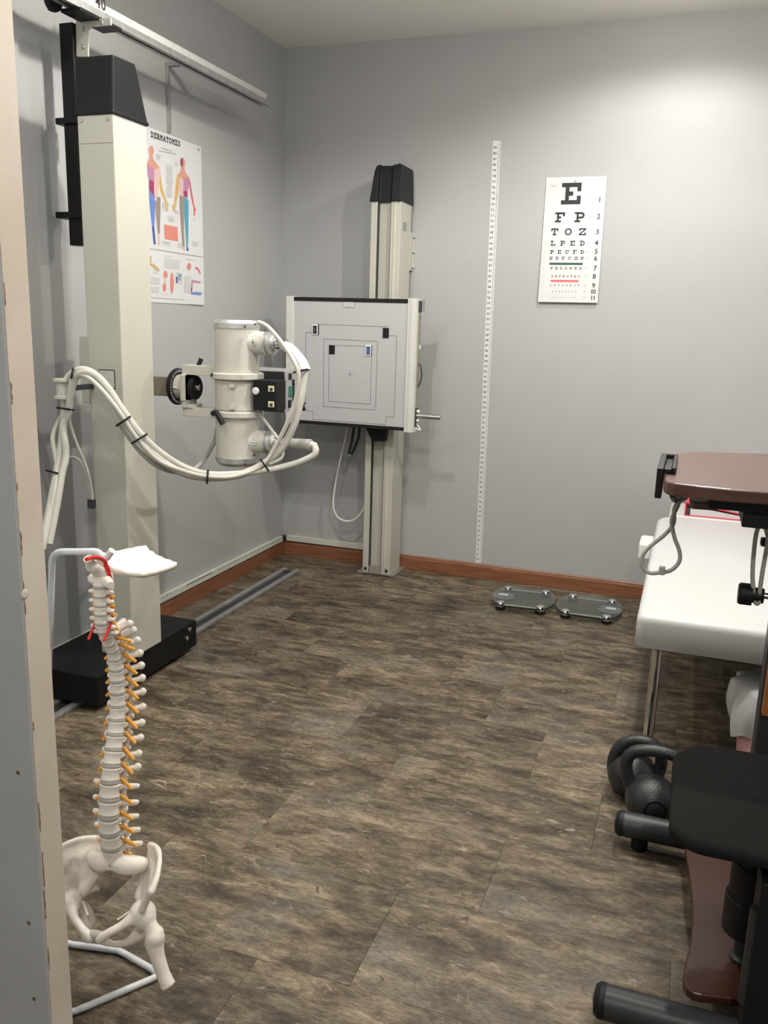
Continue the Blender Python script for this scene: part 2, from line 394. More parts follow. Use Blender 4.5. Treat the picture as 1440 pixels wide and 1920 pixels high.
# baseboards with a small top moulding; white perforated raceway above them
def board(name, m, pts, parent=None): return struct(MB().prism(*pts).build(name, m, bevel=.002))
prof = [(0, 0), (.013, 0), (.013, .062), (.010, .070), (.010, .074), (.006, .080), (0, .080)]
board('baseboard_back', M['oak_x'], ([V(.0, -a, z) for a, z in prof], (XR, 0, 0)))
board('baseboard_left', M['oak_y'], ([V(a, 0, z) for a, z in prof], (0, -3.6, 0)))
r1 = struct(MB().box(.001, .021, -3.4, -.045, .0805, .112).build('trim_1', M['cream2'], bevel=.002))
b = MB()
for k in range(120):
    y = -.09-.0272*k
    if -1.15 < y < -.75: continue
    b.box(.0205, .0213, y-.007, y+.007, .104, .1065)
b.box(.0205, .0214, -1.02, -.80, .1035, .1072)
so = b.build('slot', M['hole'], r1); so['kind'] = 'stuff'
r2 = struct(MB().box(.030, .575, -.021, -.001, .0805, .112).build('trim_2', M['cream2'], bevel=.002))
cb_ = MB().box(.002, .026, -.030, -.003, .083, .108).build('end_clip', M['char'], r2, bevel=.002)
cb_['label'] = 'dark corner clip joining the two raceways'

# sliding door leaf on the left of the doorway: worn cream edge, pale face
xj = 1.213
d1 = struct(MB().box(.15, xj, -3.300, -3.250, .012, 2.45).build('door_1', [M['jambface']], bevel=.0025))
e = MB().box(xj+.0003, xj+.0013, -3.2985, -3.2515, .014, 2.448).build('edge_band', M['jamb'], d1, bevel=.0004); e['label'] = 'worn cream painted edge of the door'
random.seed(9)
for z, hh, w in ((1.19, .03, .003), (1.06, .012, .002), (.98, .035, .003), (.90, .05, .0025), (.70, .015, .002), (.55, .05, .0025), (.46, .06, .003), (.40, .05, .003), (1.45, .02, .002), (.30, .04, .002), (1.32, .03, .0018)):
    b = MB(); y = -3.2985+random.uniform(0, .003)
    pts = []
    for i in range(7): pts.append((xj+.0016, y+w*random.uniform(.3, 1), z+hh*(i/6-.5)))
    for i in range(6, -1, -1): pts.append((xj+.0016, y-.0012*random.uniform(0, 1), z+hh*(i/6-.5)))
    b.add(pts, [(i, i+1, 12-i, 13-i) for i in range(6)]); b.build('scuff', M['mark'], d1)
for z in (.62, .36, .22):
    MB().lathe([(.0035, 0), (.0035, .0004)], (xj-.03, -3.3003, z), (0, -1, 0), 8).build('scuff', M['mark'], d1)
MB().lathe([(.007, -.001), (.008, .001), (.005, .0022)], (xj+.0006, -3.2965, .905), (1, 0, 0), 14).build('latch_plug', M['cream2'], d1)
# the header wall over the doorway and door track
struct(MB().box(-.1, XR+.1, -3.300, -3.225, 2.47, H).build('trim_3', M['wall']))

# recessed lamps in the ceiling: trim ring and lens
for i, (x, y, w) in enumerate(CANS):
    t = thing('recessed_ceiling_light', ['round white recessed downlight in the ceiling close to the back wall', 'round white recessed downlight above the examination couch', 'round white recessed downlight above the standing desk',
        'round white recessed downlight in the ceiling of the hall', 'round white recessed downlight above the door', 'round white recessed downlight above the x-ray tube head'][i], 'light', (x, y, H), 'recessed downlights in the ceiling')
    MB().lathe([(.085, 0), (.083, -.008), (.068, -.010), (.062, -.002)], (x, y, H), (0, 0, 1), 24).build('trim_ring', M['white'], t)
    MB().lathe([(.060, -.003), (.060, -.006)], (x, y, H), (0, 0, 1), 24).build('lens', M['lampglow'], t)
    for o in [lamp(x, y, w)]:
        o.parent = t; o.location = (0, 0, -.035)
    for o in [q for q in bpy.data.objects if q.name.startswith('ceiling_fill') and q.parent is None]:
        o.parent = t; o.location = (0, 0, -.12)

# ================================================================== floor rail and overhead rail
fr = thing('floor_rail', 'grey twin steel rail on the floor running under the black column base', 'rail', (.2, -1.75, 0))
MB().box(.172, .226, -3.2, -.33, .0005, .004).build('web', M['char'], fr)
for x0 in (.152, .222):
    MB().box(x0, x0+.024, -3.2, -.305, .0005, .016).build('rail', M['galv'], fr, bevel=.003)
MB().box(.176, .222, -.352, -.340, .004, .014).build('end_stop', M['char'], fr)

RX = .18
zr = on((490, 196), 0, RX).z
zt = on((503, 178), 0, RX-.004).z
orl = thing('overhead_rail', 'long steel overhead rail with a white numbered strip above the cream x-ray column', 'rail', (RX, -1.7, zr))
ye = on((498, 186), 0, RX).y
b = MB()
b.box(RX-.022, RX+.022, -3.21, ye, zr+.018, zr+.022)
for sx in (-1, 1):
    b.box(RX+sx*.020-.002, RX+sx*.020+.002, -3.21, ye, zr, zr+.018)
    b.box(RX+sx*.014-.006, RX+sx*.014+.006, -3.21, ye, zr, zr+.003)
b.build('channel', M['galv'], orl)
st = MB().box(RX-.008, RX+.000, -3.21, ye+.01, zr+.022, zt).build('number_strip', M['strip'], orl, bevel=.001)
b = MB(); q = on((189, 6), 0, RX); text(b, '40', (RX+.0006, q.y, q.z), (0, 1, 0), (0, 0, 1), .034)
b.build('number', M['ink'], st)['kind'] = 'stuff'
# bracket carrying the rail off the wall, near the poster
yb = -1.045
MB().box(0.0008, .003, yb-.014, yb+.014, 2.012, 2.268).box(.003, .014, yb-.014, yb-.011, 2.012, 2.268).build('wall_bracket', M['galv'], orl)
a = MB().box(.003, RX-.009, yb-.012, yb+.012, 2.254, 2.268).build('arm', M['galv'], orl)
for z in (2.03, 2.10, 2.22): MB().lathe([(.006, 0), (.005, .004)], (.003, yb+.004, z), (1, 0, 0), 8).build('screw', M['steel'], orl)

# ================================================================== x-ray tube stand
X0, X1, Y0, Y1 = .213, .345, -1.872, -1.700
xs = thing('x_ray_tube_stand', 'tall cream x-ray column on black base carrying a tube head', 'x-ray stand', (.2, -1.75, .02))
BT = .127
bs = MB().box(.035, .335, -2.056, -1.447, .022, BT).build('base', M['black_paint'], xs, bevel=.004)
for y, z in ((-1.52, .075), (-1.83, .085), (-1.88, .06), (-1.50, .105)):
    MB().lathe([(.009, 0), (.009, .004), (.004, .007)], (.335, y, z), (1, 0, 0), 10).build('bolt', M['steel'], bs)
for y in (-1.95, -1.55):
    for x in (.164, .234): MB().lathe([(.022, -.006), (.022, .006)], (x, y, .038), (1, 0, 0), 16).build('wheel', M['char'], bs)
ZC = on((215, 207), 1, Y0).z
col = MB().box(X0, X1, Y0, Y1, BT, ZC).build('column', M['cream'], xs, bevel=.004)
zs = on((200, 268), 1, Y0).z
MB().box(X0+.001, X1-.001, Y0-.0008, Y0+.001, zs, zs+.0016).build('seam', M['taupe'], col)
for x in (X0+.016, X1-.018): MB().lathe([(.007, 0), (.006, .004)], (x, Y0, ZC-.022), (0, -1, 0), 10).build('screw', M['steel'], col)
# rating plate on the column front
p = on((201, 711), 1, Y0)
pl = MB().box(p.x-.031, p.x+.031, Y0-.0015, Y0-.0002, p.z-.031, p.z+.031).build('rating_plate', M['ink'], col)
b = MB().box(p.x-.0285, p.x+.0285, Y0-.0022, Y0-.0014, p.z-.028, p.z+.028); b.build('plate_face', M['cream2'], pl)
b = MB()
for k, w in enumerate((.018, .008, .022, .020, .012, .024)):
    b.box(p.x-.025, p.x-.025+2*w, Y0-.0025, Y0-.0021, p.z+.020-.008*k, p.z+.0215-.008*k)
b.build('print', M['inkgrey'], pl)['kind'] = 'stuff'
# black cap: sloping away to the far side
zt_ = on((215, 101), 1, Y0).z
xt1 = on((212, 101), 1, Y0).x; yt = on((254, 122), 0, xt1).y
b = MB()
vs = [(X0-.004, Y0-.004, ZC-.006), (X1+.004, Y0-.004, ZC-.006), (X1+.004, Y1+.006, ZC-.006), (X0-.004, Y1+.006, ZC-.006),
      (X0+.000, Y0+.000, zt_), (xt1, Y0+.000, zt_), (xt1, yt, zt_+.002), (X0+.004, yt, zt_+.002)]
b.add(vs, [(0, 3, 2, 1), (4, 5, 6, 7), (0, 1, 5, 4), (1, 2, 6, 5), (2, 3, 7, 6), (3, 0, 4, 7)])
b.box(X0-.006, X1+.006, Y0-.006, Y1+.008, ZC-.010, ZC+.004)
b.build('cap', M['black'], xs, bevel=.005)
# black mast behind the column, with two rungs
ym = -1.735
xm0 = on((121, 110), 1, ym).x
zm1 = on((130, 46), 1, ym).z
xm1 = on((144, 60), 1, ym).x
ms = MB().box(xm0, xm1, ym-.02, ym+.02, 1.515, zm1).build('mast', M['black_paint'], xs, bevel=.003)
for y in (231, 405):
    q = on((113, y), 1, ym); MB().box(q.x+.004, xm1+.01, ym-.03, ym+.03, q.z-.010, q.z+.010).build('rung', M['black_paint'], ms, bevel=.003)
# L bracket and roller carriage up to the overhead rail
yk = -1.745
f = lambda x, y: on((x, y), 1, yk)
pts = [f(142, 38), f(207, 33), f(208, 47), f(172, 50), f(165, 56), f(165, 106), f(143, 106)]
br = MB().prism(pts, (0, .006, 0)).build('top_bracket', M['cream'], xs, bevel=.001)
for q in ((155, 54), (156, 88), (190, 43)): MB().lathe([(.008, 0), (.007, .005)], f(*q), (0, -1, 0), 10).build('bolt', M['galv'], br)
q = f(142, 38)
b = MB().box(.140, .215, -1.835, -1.63, zr-.014, zr-.003)
cg = b.build('roller_carriage', M['black'], xs, bevel=.002)
for y in (-1.86,):
    b = MB().lathe([(.030, -.010), (.032, -.004), (.032, .004), (.030, .010)], (RX-.045, y, zr+.012), (1, 0, 0), 18)
    b.box(RX-.060, RX-.040, y-.008, y+.008, zr-.016, zr+.016)
    b.build('roller', M['black'], cg)
# carriage piece wrapping behind the column, and the steel arm
cpts = [(148, 631), (168, 630), (168, 756), (155, 756), (149, 700)]
MB().prism([on(q, 1, -1.80) for q in cpts], (0, .13, 0)).build('carriage', M['cream2'], xs, bevel=.003)
TX, TY = .572, -1.53
za = on((330, 725), 1, TY).z+.001
MB().box(.16, .215, Y1+.002, TY-.025, za-.05, za+.05).build('carriage_block', M['cream'], xs, bevel=.003)
MB().box(.16, .326, TY-.022, TY+.022, za-.036, za+.034).build('arm', M['taupe'], xs, bevel=.003)

# ---- tube head
def zp(y): return on((445, y), 1, TY).z
r = .0775
zz = {k: zp(k) for k in (600, 606, 615, 698, 710, 768, 780, 855, 864, 870)}
th = MB().lathe([(r, zz[855]), (r, zz[615])], (TX, TY, 0), n=40).build('tube_housing', M['cream2'], xs)
b = MB().lathe([(r+.0025, zz[615]-.001), (r+.0025, zz[606]), (r-.004, zz[600]), (0, zz[600])], (TX, TY, 0), n=40)
b.build('end_cap', M['alu'], th)
b = MB().lathe([(0, zz[870]), (r-.012, zz[870]), (r+.001, zz[864]), (r+.0025, zz[855]+.001)], (TX, TY, 0), n=40)
b.build('end_cap', M['alu'], th)
b = MB().lathe([(r+.012, zz[710]), (r+.016, zz[710]+.003), (r+.016, zz[698]-.003), (r+.012, zz[698])], (TX, TY, 0), n=40)
b.build('flange', M['cream2'], th)
b = MB().lathe([(r+.010, zz[780]), (r+.014, zz[780]+.003), (r+.014, zz[768]-.004), (r+.010, zz[768])], (TX, TY, 0), n=40)
b.build('flange', M['cream2'], th)
MB().lathe([(r+.003, zz[768]), (r+.003, zz[768]+.004)], (TX, TY, 0), n=40).build('collar_ring', M['taupe'], th)
MB().lathe([(r+.003, zz[710]-.004), (r+.003, zz[710])], (TX, TY, 0), n=40).build('collar_ring', M['taupe'], th)
vd = (Vector((CAM.x, CAM.y, 0))-Vector((TX, TY, 0))).normalized(); sd = Vector((-vd.y, vd.x, 0))   # outward towards the room, and sideways
for ang, z in ((-12, zz[710]-.018), (-12, zz[768]+.016)):
    a = math.atan2(vd.y, vd.x)+math.radians(ang); n = V(math.cos(a), math.sin(a), 0)
    MB().obox(V(TX, TY, z)+n*(r+.004), n*.005, n.cross(V(0, 0, 1))*.010, (0, 0, .007)).build('clip', M['cream2'], th)
for ang, z in ((20, zz[606]-.010), (18, zz[864]-.000), (45, zz[855]+.012), (50, zz[600]-.012)):
    a = math.atan2(vd.y, vd.x)+math.radians(ang); n = V(math.cos(a), math.sin(a), 0)
    MB().lathe([(.004, 0), (.003, .004)], V(TX, TY, z)+n*(r+.001), n, 8).build('screw', M['char'], th)
zh = [on((505, 644), 1, TY).z, on((505, 830), 1, TY).z]
for i, z in enumerate(zh):
    hn = MB().lathe([(.047, .055), (.041, .078), (.038, .114)], (TX, TY, z), (1, 0, 0), 30).build('cable_horn', M['cream2'], xs)
    MB().lathe([(.038, .114), (.040, .115), (.040, .124), (.035, .125), (.035, .130), (.041, .131), (.041, .142), (.030, .144), (.030, .148)], (TX, TY, z), (1, 0, 0), 30).build('lock_ring', M['alu'], hn)
    MB().lathe([(.026, .146), (.026, .154), (.020, .155), (.020, .165), (.018, .167), (.018, .192)], (TX, TY, z), (1, 0, 0), 24).build('plug', M['chrome'], hn)
    a = math.atan2(-1, .42); n = V(0, math.sin(a), math.cos(a)*.3).normalized()
    n = V(0, -1, .05).normalized(); c = V(TX+.086, TY, z)+n*.0405
    b = MB().box(c.x-.004, c.x+.004, c.y-.0008, c.y, c.z-.0009, c.z+.0009)
    if i == 0: b.box(c.x-.0009, c.x+.0009, c.y-.0008, c.y, c.z-.004, c.z+.004)
    m_ = MB().lathe([(.0105, -.0006), (.0105, -.0001)], c-V(0, .0012, 0), (0, -1, 0), 16)
    m_.build('polarity_badge', M['inkgrey'], hn)
    MB().lathe([(.0085, 0), (.0085, .0007)], c-V(0, .0014, 0), (0, -1, 0), 16).build('badge_face', M['white'], hn)
    b2 = MB()
    b2.box(c.x-.006, c.x+.006, c.y-.0028, c.y-.0022, c.z-.0011, c.z+.0011)
    if i == 0: b2.box(c.x-.0011, c.x+.0011, c.y-.0028, c.y-.0022, c.z-.006, c.z+.006)
    b2.build('polarity_mark', M['ink'], hn)
# ---- yoke: two arms, C plate, graduated dial, collar and knob
zu, zl = on((378, 694), 1, TY).z, on((378, 772), 1, TY).z
b = MB()
for z in (zu, zl):
    h = .017 if z == zu else .016
    b.box(.366, .505, TY-.030, TY+.030, z-h, z+h)
b.box(.366, .384, TY-.038, TY+.038, zl+.038, zu-.014)
b.box(.366, .384, TY-.038, TY+.038, zl+.014, zl+.040)
b.box(.366, .384, TY-.044, TY+.044, za-.046, za+.046)
b.box(.384, .410, TY-.034, TY+.034, zl+.014, zl+.026)
yk_ = b.build('yoke', M['cream2'], xs, bevel=.002)
MB().lathe([(.052, -.012), (.062, -.010), (.066, -.004), (.066, .004), (.058, .006), (.045, .006)], (.330, TY, za), (1, 0, 0), 36).build('graduated_dial', M['black'], xs)
b = MB()
for k in range(40):
    a = 2*PI*k/40; n = V(0, math.cos(a), math.sin(a)); t = V(0, -math.sin(a), math.cos(a))
    b.obox(V(.3366, TY, za)+n*.0565, (.0006, 0, 0), n*(.004 if k % 5 else .006), t*.0007)
b.build('tick', M['white'], xs)['kind'] = 'stuff'
MB().lathe([(.044, 0), (.044, .036)], (.332, TY, za), (1, 0, 0), 32).build('collar', M['cream'], xs)
MB().prism([V(.338, TY-.046, za+.004), V(.338, TY-.046, za-.003), V(.358, TY-.044, za-.003), V(.352, TY-.052, za)], (0, .01, 0)).build('pointer', M['white'], xs)
kn = MB().lathe([(.040, 0), (.043, .004), (.043, .014), (.038, .018), (0, .018)], (.392, TY, za), (1, 0, 0), 32).build('knob', M['black'], xs)
MB().lathe([(.012, .016), (.010, .026), (.005, .030), (0, .030)], (.392, TY, za), (1, 0, 0), 16).build('knob_nut', M['chrome'], kn)
# ---- lever handles
g = lambda x, y, yy: on((x, y), 1, yy)
MB().tube(smooth_path([g(372, 686, -1.52), g(374, 681, -1.52), g(377, 673, -1.515)]), [.008]*12+[.010], 10).build('clamp_lever', M['black'], xs)
MB().tube(smooth_path([g(399, 775, -1.615), g(406, 774, -1.625), g(411, 783, -1.63), g(418, 795, -1.63)], 4), .0095, 10).build('clamp_lever', M['black'], xs)
MB().ball(g(400, 703, -1.60), .009, 12, 8).build('clamp_knob', M['black'], xs)
# ---- collimator behind the tube, control box in front
cx0, cx1, cy0, cy1 = .44, .716, -1.445, -1.285
cz0, cz1 = on((534, 774), 1, cy0).z, on((534, 698), 1, cy0).z
cl = MB().box(cx0, cx1-.002, cy0, cy1, cz0, cz1).build('collimator', M['char'], xs, bevel=.002)
MB().box(cx0, cx1, cy0-.002, cy1+.002, cz1, cz1+.004).build('collimator_lid', M['alu'], cl, bevel=.001)
MB().box(cx1-.002, cx1+.002, cy0-.001, cy1+.002, cz0, cz1).build('side_panel', M['alu'], cl, bevel=.001)
b = MB(); c2 = MB()
ly = cy1-cy0
for z0, z1, y0, y1, m in ((.80, .96, .16, .32, b), (.66, .80, .34, .46, b), (.36, .64, .16, .36, c2), (.34, .70, .36, .46, b), (.10, .30, .14, .30, b), (.24, .36, .36, .46, b)):
    m.box(cx1+.0015, cx1+.003, cy0+ly*y0, cy0+ly*y1, cz0+(cz1-cz0)*z0, cz0+(cz1-cz0)*z1)
b.build('slot', M['black'], cl)['kind'] = 'stuff'; c2.build('slide', M['pcb'], cl)
b = MB()
for k in range(7): b.box(cx1+.0016, cx1+.0024, cy0+ly*.66, cy0+ly*.70, cz0+(cz1-cz0)*(.30+.05*k), cz0+(cz1-cz0)*(.33+.05*k))
for k in range(3): b.box(cx1+.0016, cx1+.0024, cy0+ly*.58, cy0+ly*.80, cz0+(cz1-cz0)*(.88+.03*k), cz0+(cz1-cz0)*(.892+.03*k))
b.build('print', M['inkgrey'], cl)['kind'] = 'stuff'
MB().lathe([(.014, -.004), (.016, .002), (.016, .016), (.012, .020), (0, .020)], (cx1, cy1-.025, cz0+.012), (1, 0, 0), 18).build('dial', M['black'], cl)
MB().lathe([(.010, .0195), (.010, .0215), (0, .0215)], (cx1, cy1-.025, cz0+.012), (1, 0, 0), 16).build('dial_face', M['alu'], cl)
by0, by1 = -1.575, -1.50
bx0, bx1 = on((474, 735), 1, by0).x, on((518, 735), 1, by0).x
bz0, bz1 = on((497, 770), 1, by0).z, on((497, 713), 1, by0).z
cbx = MB().box(bx0, bx1, by0, by1, bz0, bz1).build('control_box', M['black'], xs, bevel=.003)
q = on((480, 733), 1, by0-.001)
MB().lathe([(.0125, 0), (.0125, .004), (.009, .006), (0, .006)], q, (0, -1, 0), 18).build('push_button', M['white'], cbx)
for yy in (729, 758):
    b = MB(); c2 = MB(); q = on((509, yy), 1, by0-.001); b.box(q.x-.011, q.x+.011, q.y-.004, q.y, q.z-.010, q.z+.010)
    c2.box(q.x-.004, q.x+.006, q.y-.006, q.y-.003, q.z-.007, q.z+.003)
    b.build('switch_plate', M['gold'], cbx, bevel=.001); c2.build('switch', M['char'], cbx, bevel=.001)

# ---- cables: ivory high-tension pair, thin lead, ties and the hook they hang from
def pathY(pts, sub=6): return smooth_path([on((x, y), 1, yy) for x, y, yy in pts], sub)
A = pathY([(528, 646, -1.53), (545, 655, -1.535), (560, 672, -1.54), (570, 690, -1.55), (569, 720, -1.56), (563, 755, -1.575), (552, 795, -1.59), (530, 838, -1.60), (497, 868, -1.62), (450, 890, -1.66), (400, 896, -1.72), (352, 890, -1.79),
           (310, 868, -1.86), (268, 832, -1.92), (232, 785, -1.95), (207, 742, -1.965), (185, 709, -1.975), (160, 694, -1.98), (138, 699, -1.985), (124, 716, -1.99), (121, 745, -1.99), (120, 790, -2.0), (113, 850, -2.03), (104, 900, -2.07), (92, 960, -2.12), (78, 1030, -2.18)])
hc = MB().tube(A, .0125, 12).build('high_tension_cable', M['cable'], xs)
MB().tube(A[:20], [.0165]*4+[.018]*8+[.019]*6+[.0205, .0205], 16, caps=False).build('strain_relief', M['white'], hc)
B = pathY([(524, 832, -1.53), (583, 834, -1.54), (590, 838, -1.545), (592, 846, -1.55), (586, 855, -1.555), (560, 867, -1.57), (520, 878, -1.60), (480, 884, -1.645), (440, 889, -1.68), (390, 889, -1.735), (345, 876, -1.80), (300, 848, -1.875), (262, 812, -1.93), (228, 766, -1.96), (203, 728, -1.975),
           (180, 704, -1.985), (160, 698, -1.995), (140, 708, -2.0), (133, 735, -2.0), (128, 775, -2.0), (118, 800, -2.01), (124, 850, -2.03), (116, 890, -2.06), (106, 950, -2.10), (92, 1020, -2.15)])
hb = MB().tube(B, .0115, 12).build('high_tension_cable', M['cable'], xs)
MB().tube([on((532, 831, )[:2], 1, -1.531), on((560, 832), 1, -1.535), on((583, 834), 1, -1.54)], [.0175, .018, .0195], 16).build('strain_relief', M['cablegrey'], hb)
Cc = pathY([(484, 604, -1.59), (500, 611, -1.595), (520, 632, -1.60), (542, 662, -1.605), (557, 690, -1.61), (560, 712, -1.61), (554, 750, -1.61), (540, 790, -1.615), (520, 830, -1.62), (492, 872, -1.64), (440, 893, -1.69), (385, 893, -1.765), (340, 882, -1.84), (295, 862, -1.90), (255, 820, -1.95), (222, 770, -1.985), (190, 730, -2.0), (165, 708, -2.0), (146, 705, -2.0), (138, 725, -2.0), (132, 752, -2.0), (110, 790, -2.0), (99, 820, -2.02), (104, 855, -2.04), (108, 885, -2.06), (100, 930, -2.10), (88, 990, -2.14)])
MB().tube(Cc, .0075, 10).build('control_lead', M['cable'], xs)
D = pathY([(478, 752, -1.51), (484, 768, -1.53), (500, 793, -1.56), (516, 815, -1.58), (527, 830, -1.59), (531, 846, -1.59), (526, 860, -1.60), (505, 870, -1.62)])
MB().tube(D, .0055, 10).build('control_lead', M['cable'], xs)
E_ = pathY([(129, 775, -2.0), (133, 800, -1.995), (145, 835, -1.99), (158, 866, -1.985), (166, 890, -1.985), (172, 920, -1.985), (173, 938, -1.985)])
F_ = pathY([(109, 885, -2.06), (118, 864, -2.03), (134, 857, -2.0), (150, 864, -1.99), (161, 888, -1.985), (168, 920, -1.985), (170, 938, -1.985)])
MB().tube(E_, .005, 8).build('control_lead', M['cablegrey'], xs)
MB().tube(F_, .005, 8).build('control_lead', M['cablegrey'], xs)
q = on((172, 944), 1, -1.985); MB().box(q.x-.012, q.x+.012, q.y-.008, q.y+.008, q.z-.016, q.z+.014).build('plug', M['char'], xs, bevel=.002)
G_ = pathY([(408, 800, -1.46), (404, 822, -1.47), (390, 850, -1.52), (372, 874, -1.62), (345, 886, -1.74), (300, 876, -1.86), (262, 845, -1.91), (225, 795, -1.94)])
MB().tube(G_, .0085, 10).build('control_lead', M['cablegrey'], xs)
b = MB()
for (x0, y0), (x1, y1), yy in (((553, 698), (574, 693), -1.575), ((489, 862), (503, 882), -1.63), ((390, 883), (388, 905), -1.745), ((251, 829), (272, 816), -1.945), ((222, 796), (241, 783), -1.965), ((112, 765), (133, 768), -2.0), ((91, 883), (114, 889), -2.055), ((137, 692), (134, 707), -1.995)):
    p0, p1 = on((x0, y0), 1, yy), on((x1, y1), 1, yy); c = (p0+p1)/2; u = (p1-p0)/2; lu = u.length; u.normalize()
    ax = ray(((x0+x1)/2, (y0+y1)/2)).normalized(); ax = (ax-u*ax.dot(u)).normalized()
    ring = [c+u*math.cos(2*PI*k/16)*(lu+.001)+ax*math.sin(2*PI*k/16)*.030 for k in range(16)]
    b = MB().tube(ring, .0034, 6, closed=True); b.build('cable_tie', M['black'], hc)
q = on((119, 728), 1, -1.99)
hk = MB().lathe([(.030, -.032), (.030, -.024), (.022, -.022), (.022, .018), (.030, .022), (.030, .030)], q, (0, 0, 1), 20).build('cable_hook', M['cream2'], xs)
MB().box(q.x+.02, X0-.03+.05, -1.99, -1.975, q.z-.008, q.z+.008).box(X0-.002+.0, X0+.018, -1.99, Y0+.001, q.z-.008, q.z+.008).build('hook_arm', M['char'], hk)
# ================================================================== wall bucky stand
bk = thing('bucky_stand', 'cream wall column with black cap holding a square film holder', 'x-ray stand', (.632, -.12, 0))
bx = [.557, .589, .664, .708]; fy, wy = -.200, -.038
zt = on((740, 374), 1, fy).z
pl = MB().box(.522, .728, -.185, -.004, .0005, .012).build('base_plate', M['galv'], bk, bevel=.002)
b = MB().box(bx[0], bx[1], fy, fy+.13, .012, zt).build('column', M['cream'], bk, bevel=.003)
colm = b
MB().box(bx[2]-.006, bx[3], fy, wy, .012, zt).build('side_rail', M['cream'], colm, bevel=.003)
MB().box(bx[0]+.002, bx[2]+.01, fy+.030, wy, .012, zt-.001).build('channel', M['cream'], colm)
for x in (bx[1]+.001, bx[2]-.008): MB().box(x, x+.002, fy+.004, fy+.03, .05, zt-.002).build('track_gap', M['hole'], colm)
b = MB().box(bx[2]+.012, bx[2]+.020, fy-.003, fy+.001, .05, zt-.01); b.build('guide_strip', M['cream2'], colm, bevel=.001)
MB().box(bx[1]+.004, bx[2]-.008, fy+.004, fy+.030, .012, .052).build('foot_stop', M['taupe'], colm)
for x in (.574, .690): MB().lathe([(.0085, 0), (.0075, .005)], (x, fy, .036), (0, -1, 0), 10).build('bolt', M['char'], colm)
# cap
zc0, zc1 = zt-.008, on((740, 307), 1, fy).z
b = MB()
def capring(z, ins, fr): return [(bx[0]-.006+ins, fy-.010+fr), (bx[1]-.002+ins*.4, fy-.010+fr), (bx[1]+.006, fy+.012+fr), (bx[2]-.012, fy+.012+fr), (bx[2]-.002, fy-.012+fr), (bx[3]+.004-ins*.35, fy-.012+fr), (bx[3]+.006-ins*.35, wy+.012), (bx[0]-.006+ins, wy+.012)]
rings = [(zc0, 0, 0), (zc0+.012, .002, .001), (zc1-.030, .018, .012), (zc1-.008, .024, .018), (zc1, .030, .028)]
vs = []; n = 8
for z, ins, frn in rings: vs += [(x, y, z) for x, y in capring(z, ins, frn)]
fs = [(i*n+k, i*n+(k+1) % n, (i+1)*n+(k+1) % n, (i+1)*n+k) for i in range(len(rings)-1) for k in range(n)]+[tuple(range(len(vs)-n, len(vs))), tuple(reversed(range(n)))]
b.add(vs, fs).build('cap', M['black'], bk, bevel=.003)
MB().lathe([(.022, 0), (.022, .008), (.006, .009), (.005, .016), (0, .016)], (.668, -.12, zc1-.001), (0, 0, 1), 18).build('cap_knob', M['black'], bk)
# nameplate on the column side, wall bracket with three bolts
p0, p1 = on((755, 416), 0, bx[3]), on((762, 434), 0, bx[3])
MB().box(bx[3], bx[3]+.0015, p0.y, p1.y, p1.z, p0.z).build('nameplate', M['galv'], bk)
z0, z1 = on((770, 508), 1, -.005).z, on((770, 437), 1, -.005).z
xb = on((776, 470), 1, -.004).x
wb = MB().box(bx[3]-.01, xb, -.0045, -.0008, z0, z1).box(bx[3]-.002, bx[3]+.002, -.05, -.0045, z0, z1).build('wall_bracket', M['cream'], bk, bevel=.001)
for k in range(3): MB().lathe([(.009, 0), (.008, .006), (.004, .008)], ((bx[3]+xb)/2+.002, -.0045, z0+.018+(z1-z0-.036)*k/2), (0, -1, 0), 10).build('bolt', M['steel'], wb)

# ---- the film holder (bucky) in front of the column
by = -.330
P_ = lambda x, y, d=0: on((520+x/4.5, 540+y/4.5), 1, by-d)
lx, li, ri, rx = P_(78, 500).x, P_(142, 100).x, P_(1106, 100).x, P_(1184, 100).x
bz1, bz0 = P_(610, 84).z, P_(610, 1172).z
tz, lz = P_(610, 110).z-.004, P_(610, 1143).z
bb = MB().box(lx+.006, rx-.010, by+.004, by+.072, bz0+.010, bz1-.004).build('bucky_body', M['black'], bk, bevel=.002)
MB().box(li-.004, ri+.004, by-.0005, by+.006, lz-.004, tz+.004).build('face_panel', M['panel'], bb)
for nm, z0, z1 in (('edge_strip', tz, bz1), ('edge_strip', bz0, lz)):
    MB().box(li-.002, ri+.002, by-.004, by+.010, z0, z1).build(nm, M['black'], bb, bevel=.001)
MB().box(lx, li, by-.008, by+.060, bz0-.002, bz1+.003).build('frame_rail', M['offwhite'], bb, bevel=.002)
b = MB()
w = rx-ri
for t0, t1, pr in ((0, .36, .006), (.36, .50, .011), (.50, .90, .009), (.90, 1, .004)): b.box(ri+w*t0, ri+w*t1, by-pr, by+.060, bz0-.006, bz1+.004)
fr2 = b.build('frame_rail', M['offwhite'], bb, bevel=.0015)
e = .0012
def poly_line(pts, closed=False, w=.0014):
    b = MB()
    p = [P_(x, y, e) for x, y in pts]
    if closed: p.append(p[0])
    for a, c in zip(p, p[1:]): ribbon(b, a, c, w, V(0, -1, 0))
    b.build('field_line', M['ink'], bb, recalc=False)
poly_line([(300, 375), (240, 375), (238, 1035), (300, 1041), (300, 1108), (913, 1153), (915, 1085), (985, 1088), (1008, 405), (937, 402)])
poly_line([(308, 305), (940, 328)])
poly_line([(392, 430), (845, 450), (828, 1030), (388, 1000)], True)
poly_line([(485, 484), (748, 492)]); poly_line([(797, 560), (783, 980), (432, 955), (437, 560)])
poly_line([(592, 729), (632, 731)]); poly_line([(612, 706), (612, 755)])
b = MB(); q0, q1 = P_(561, 118, .001), P_(650, 164, .001)
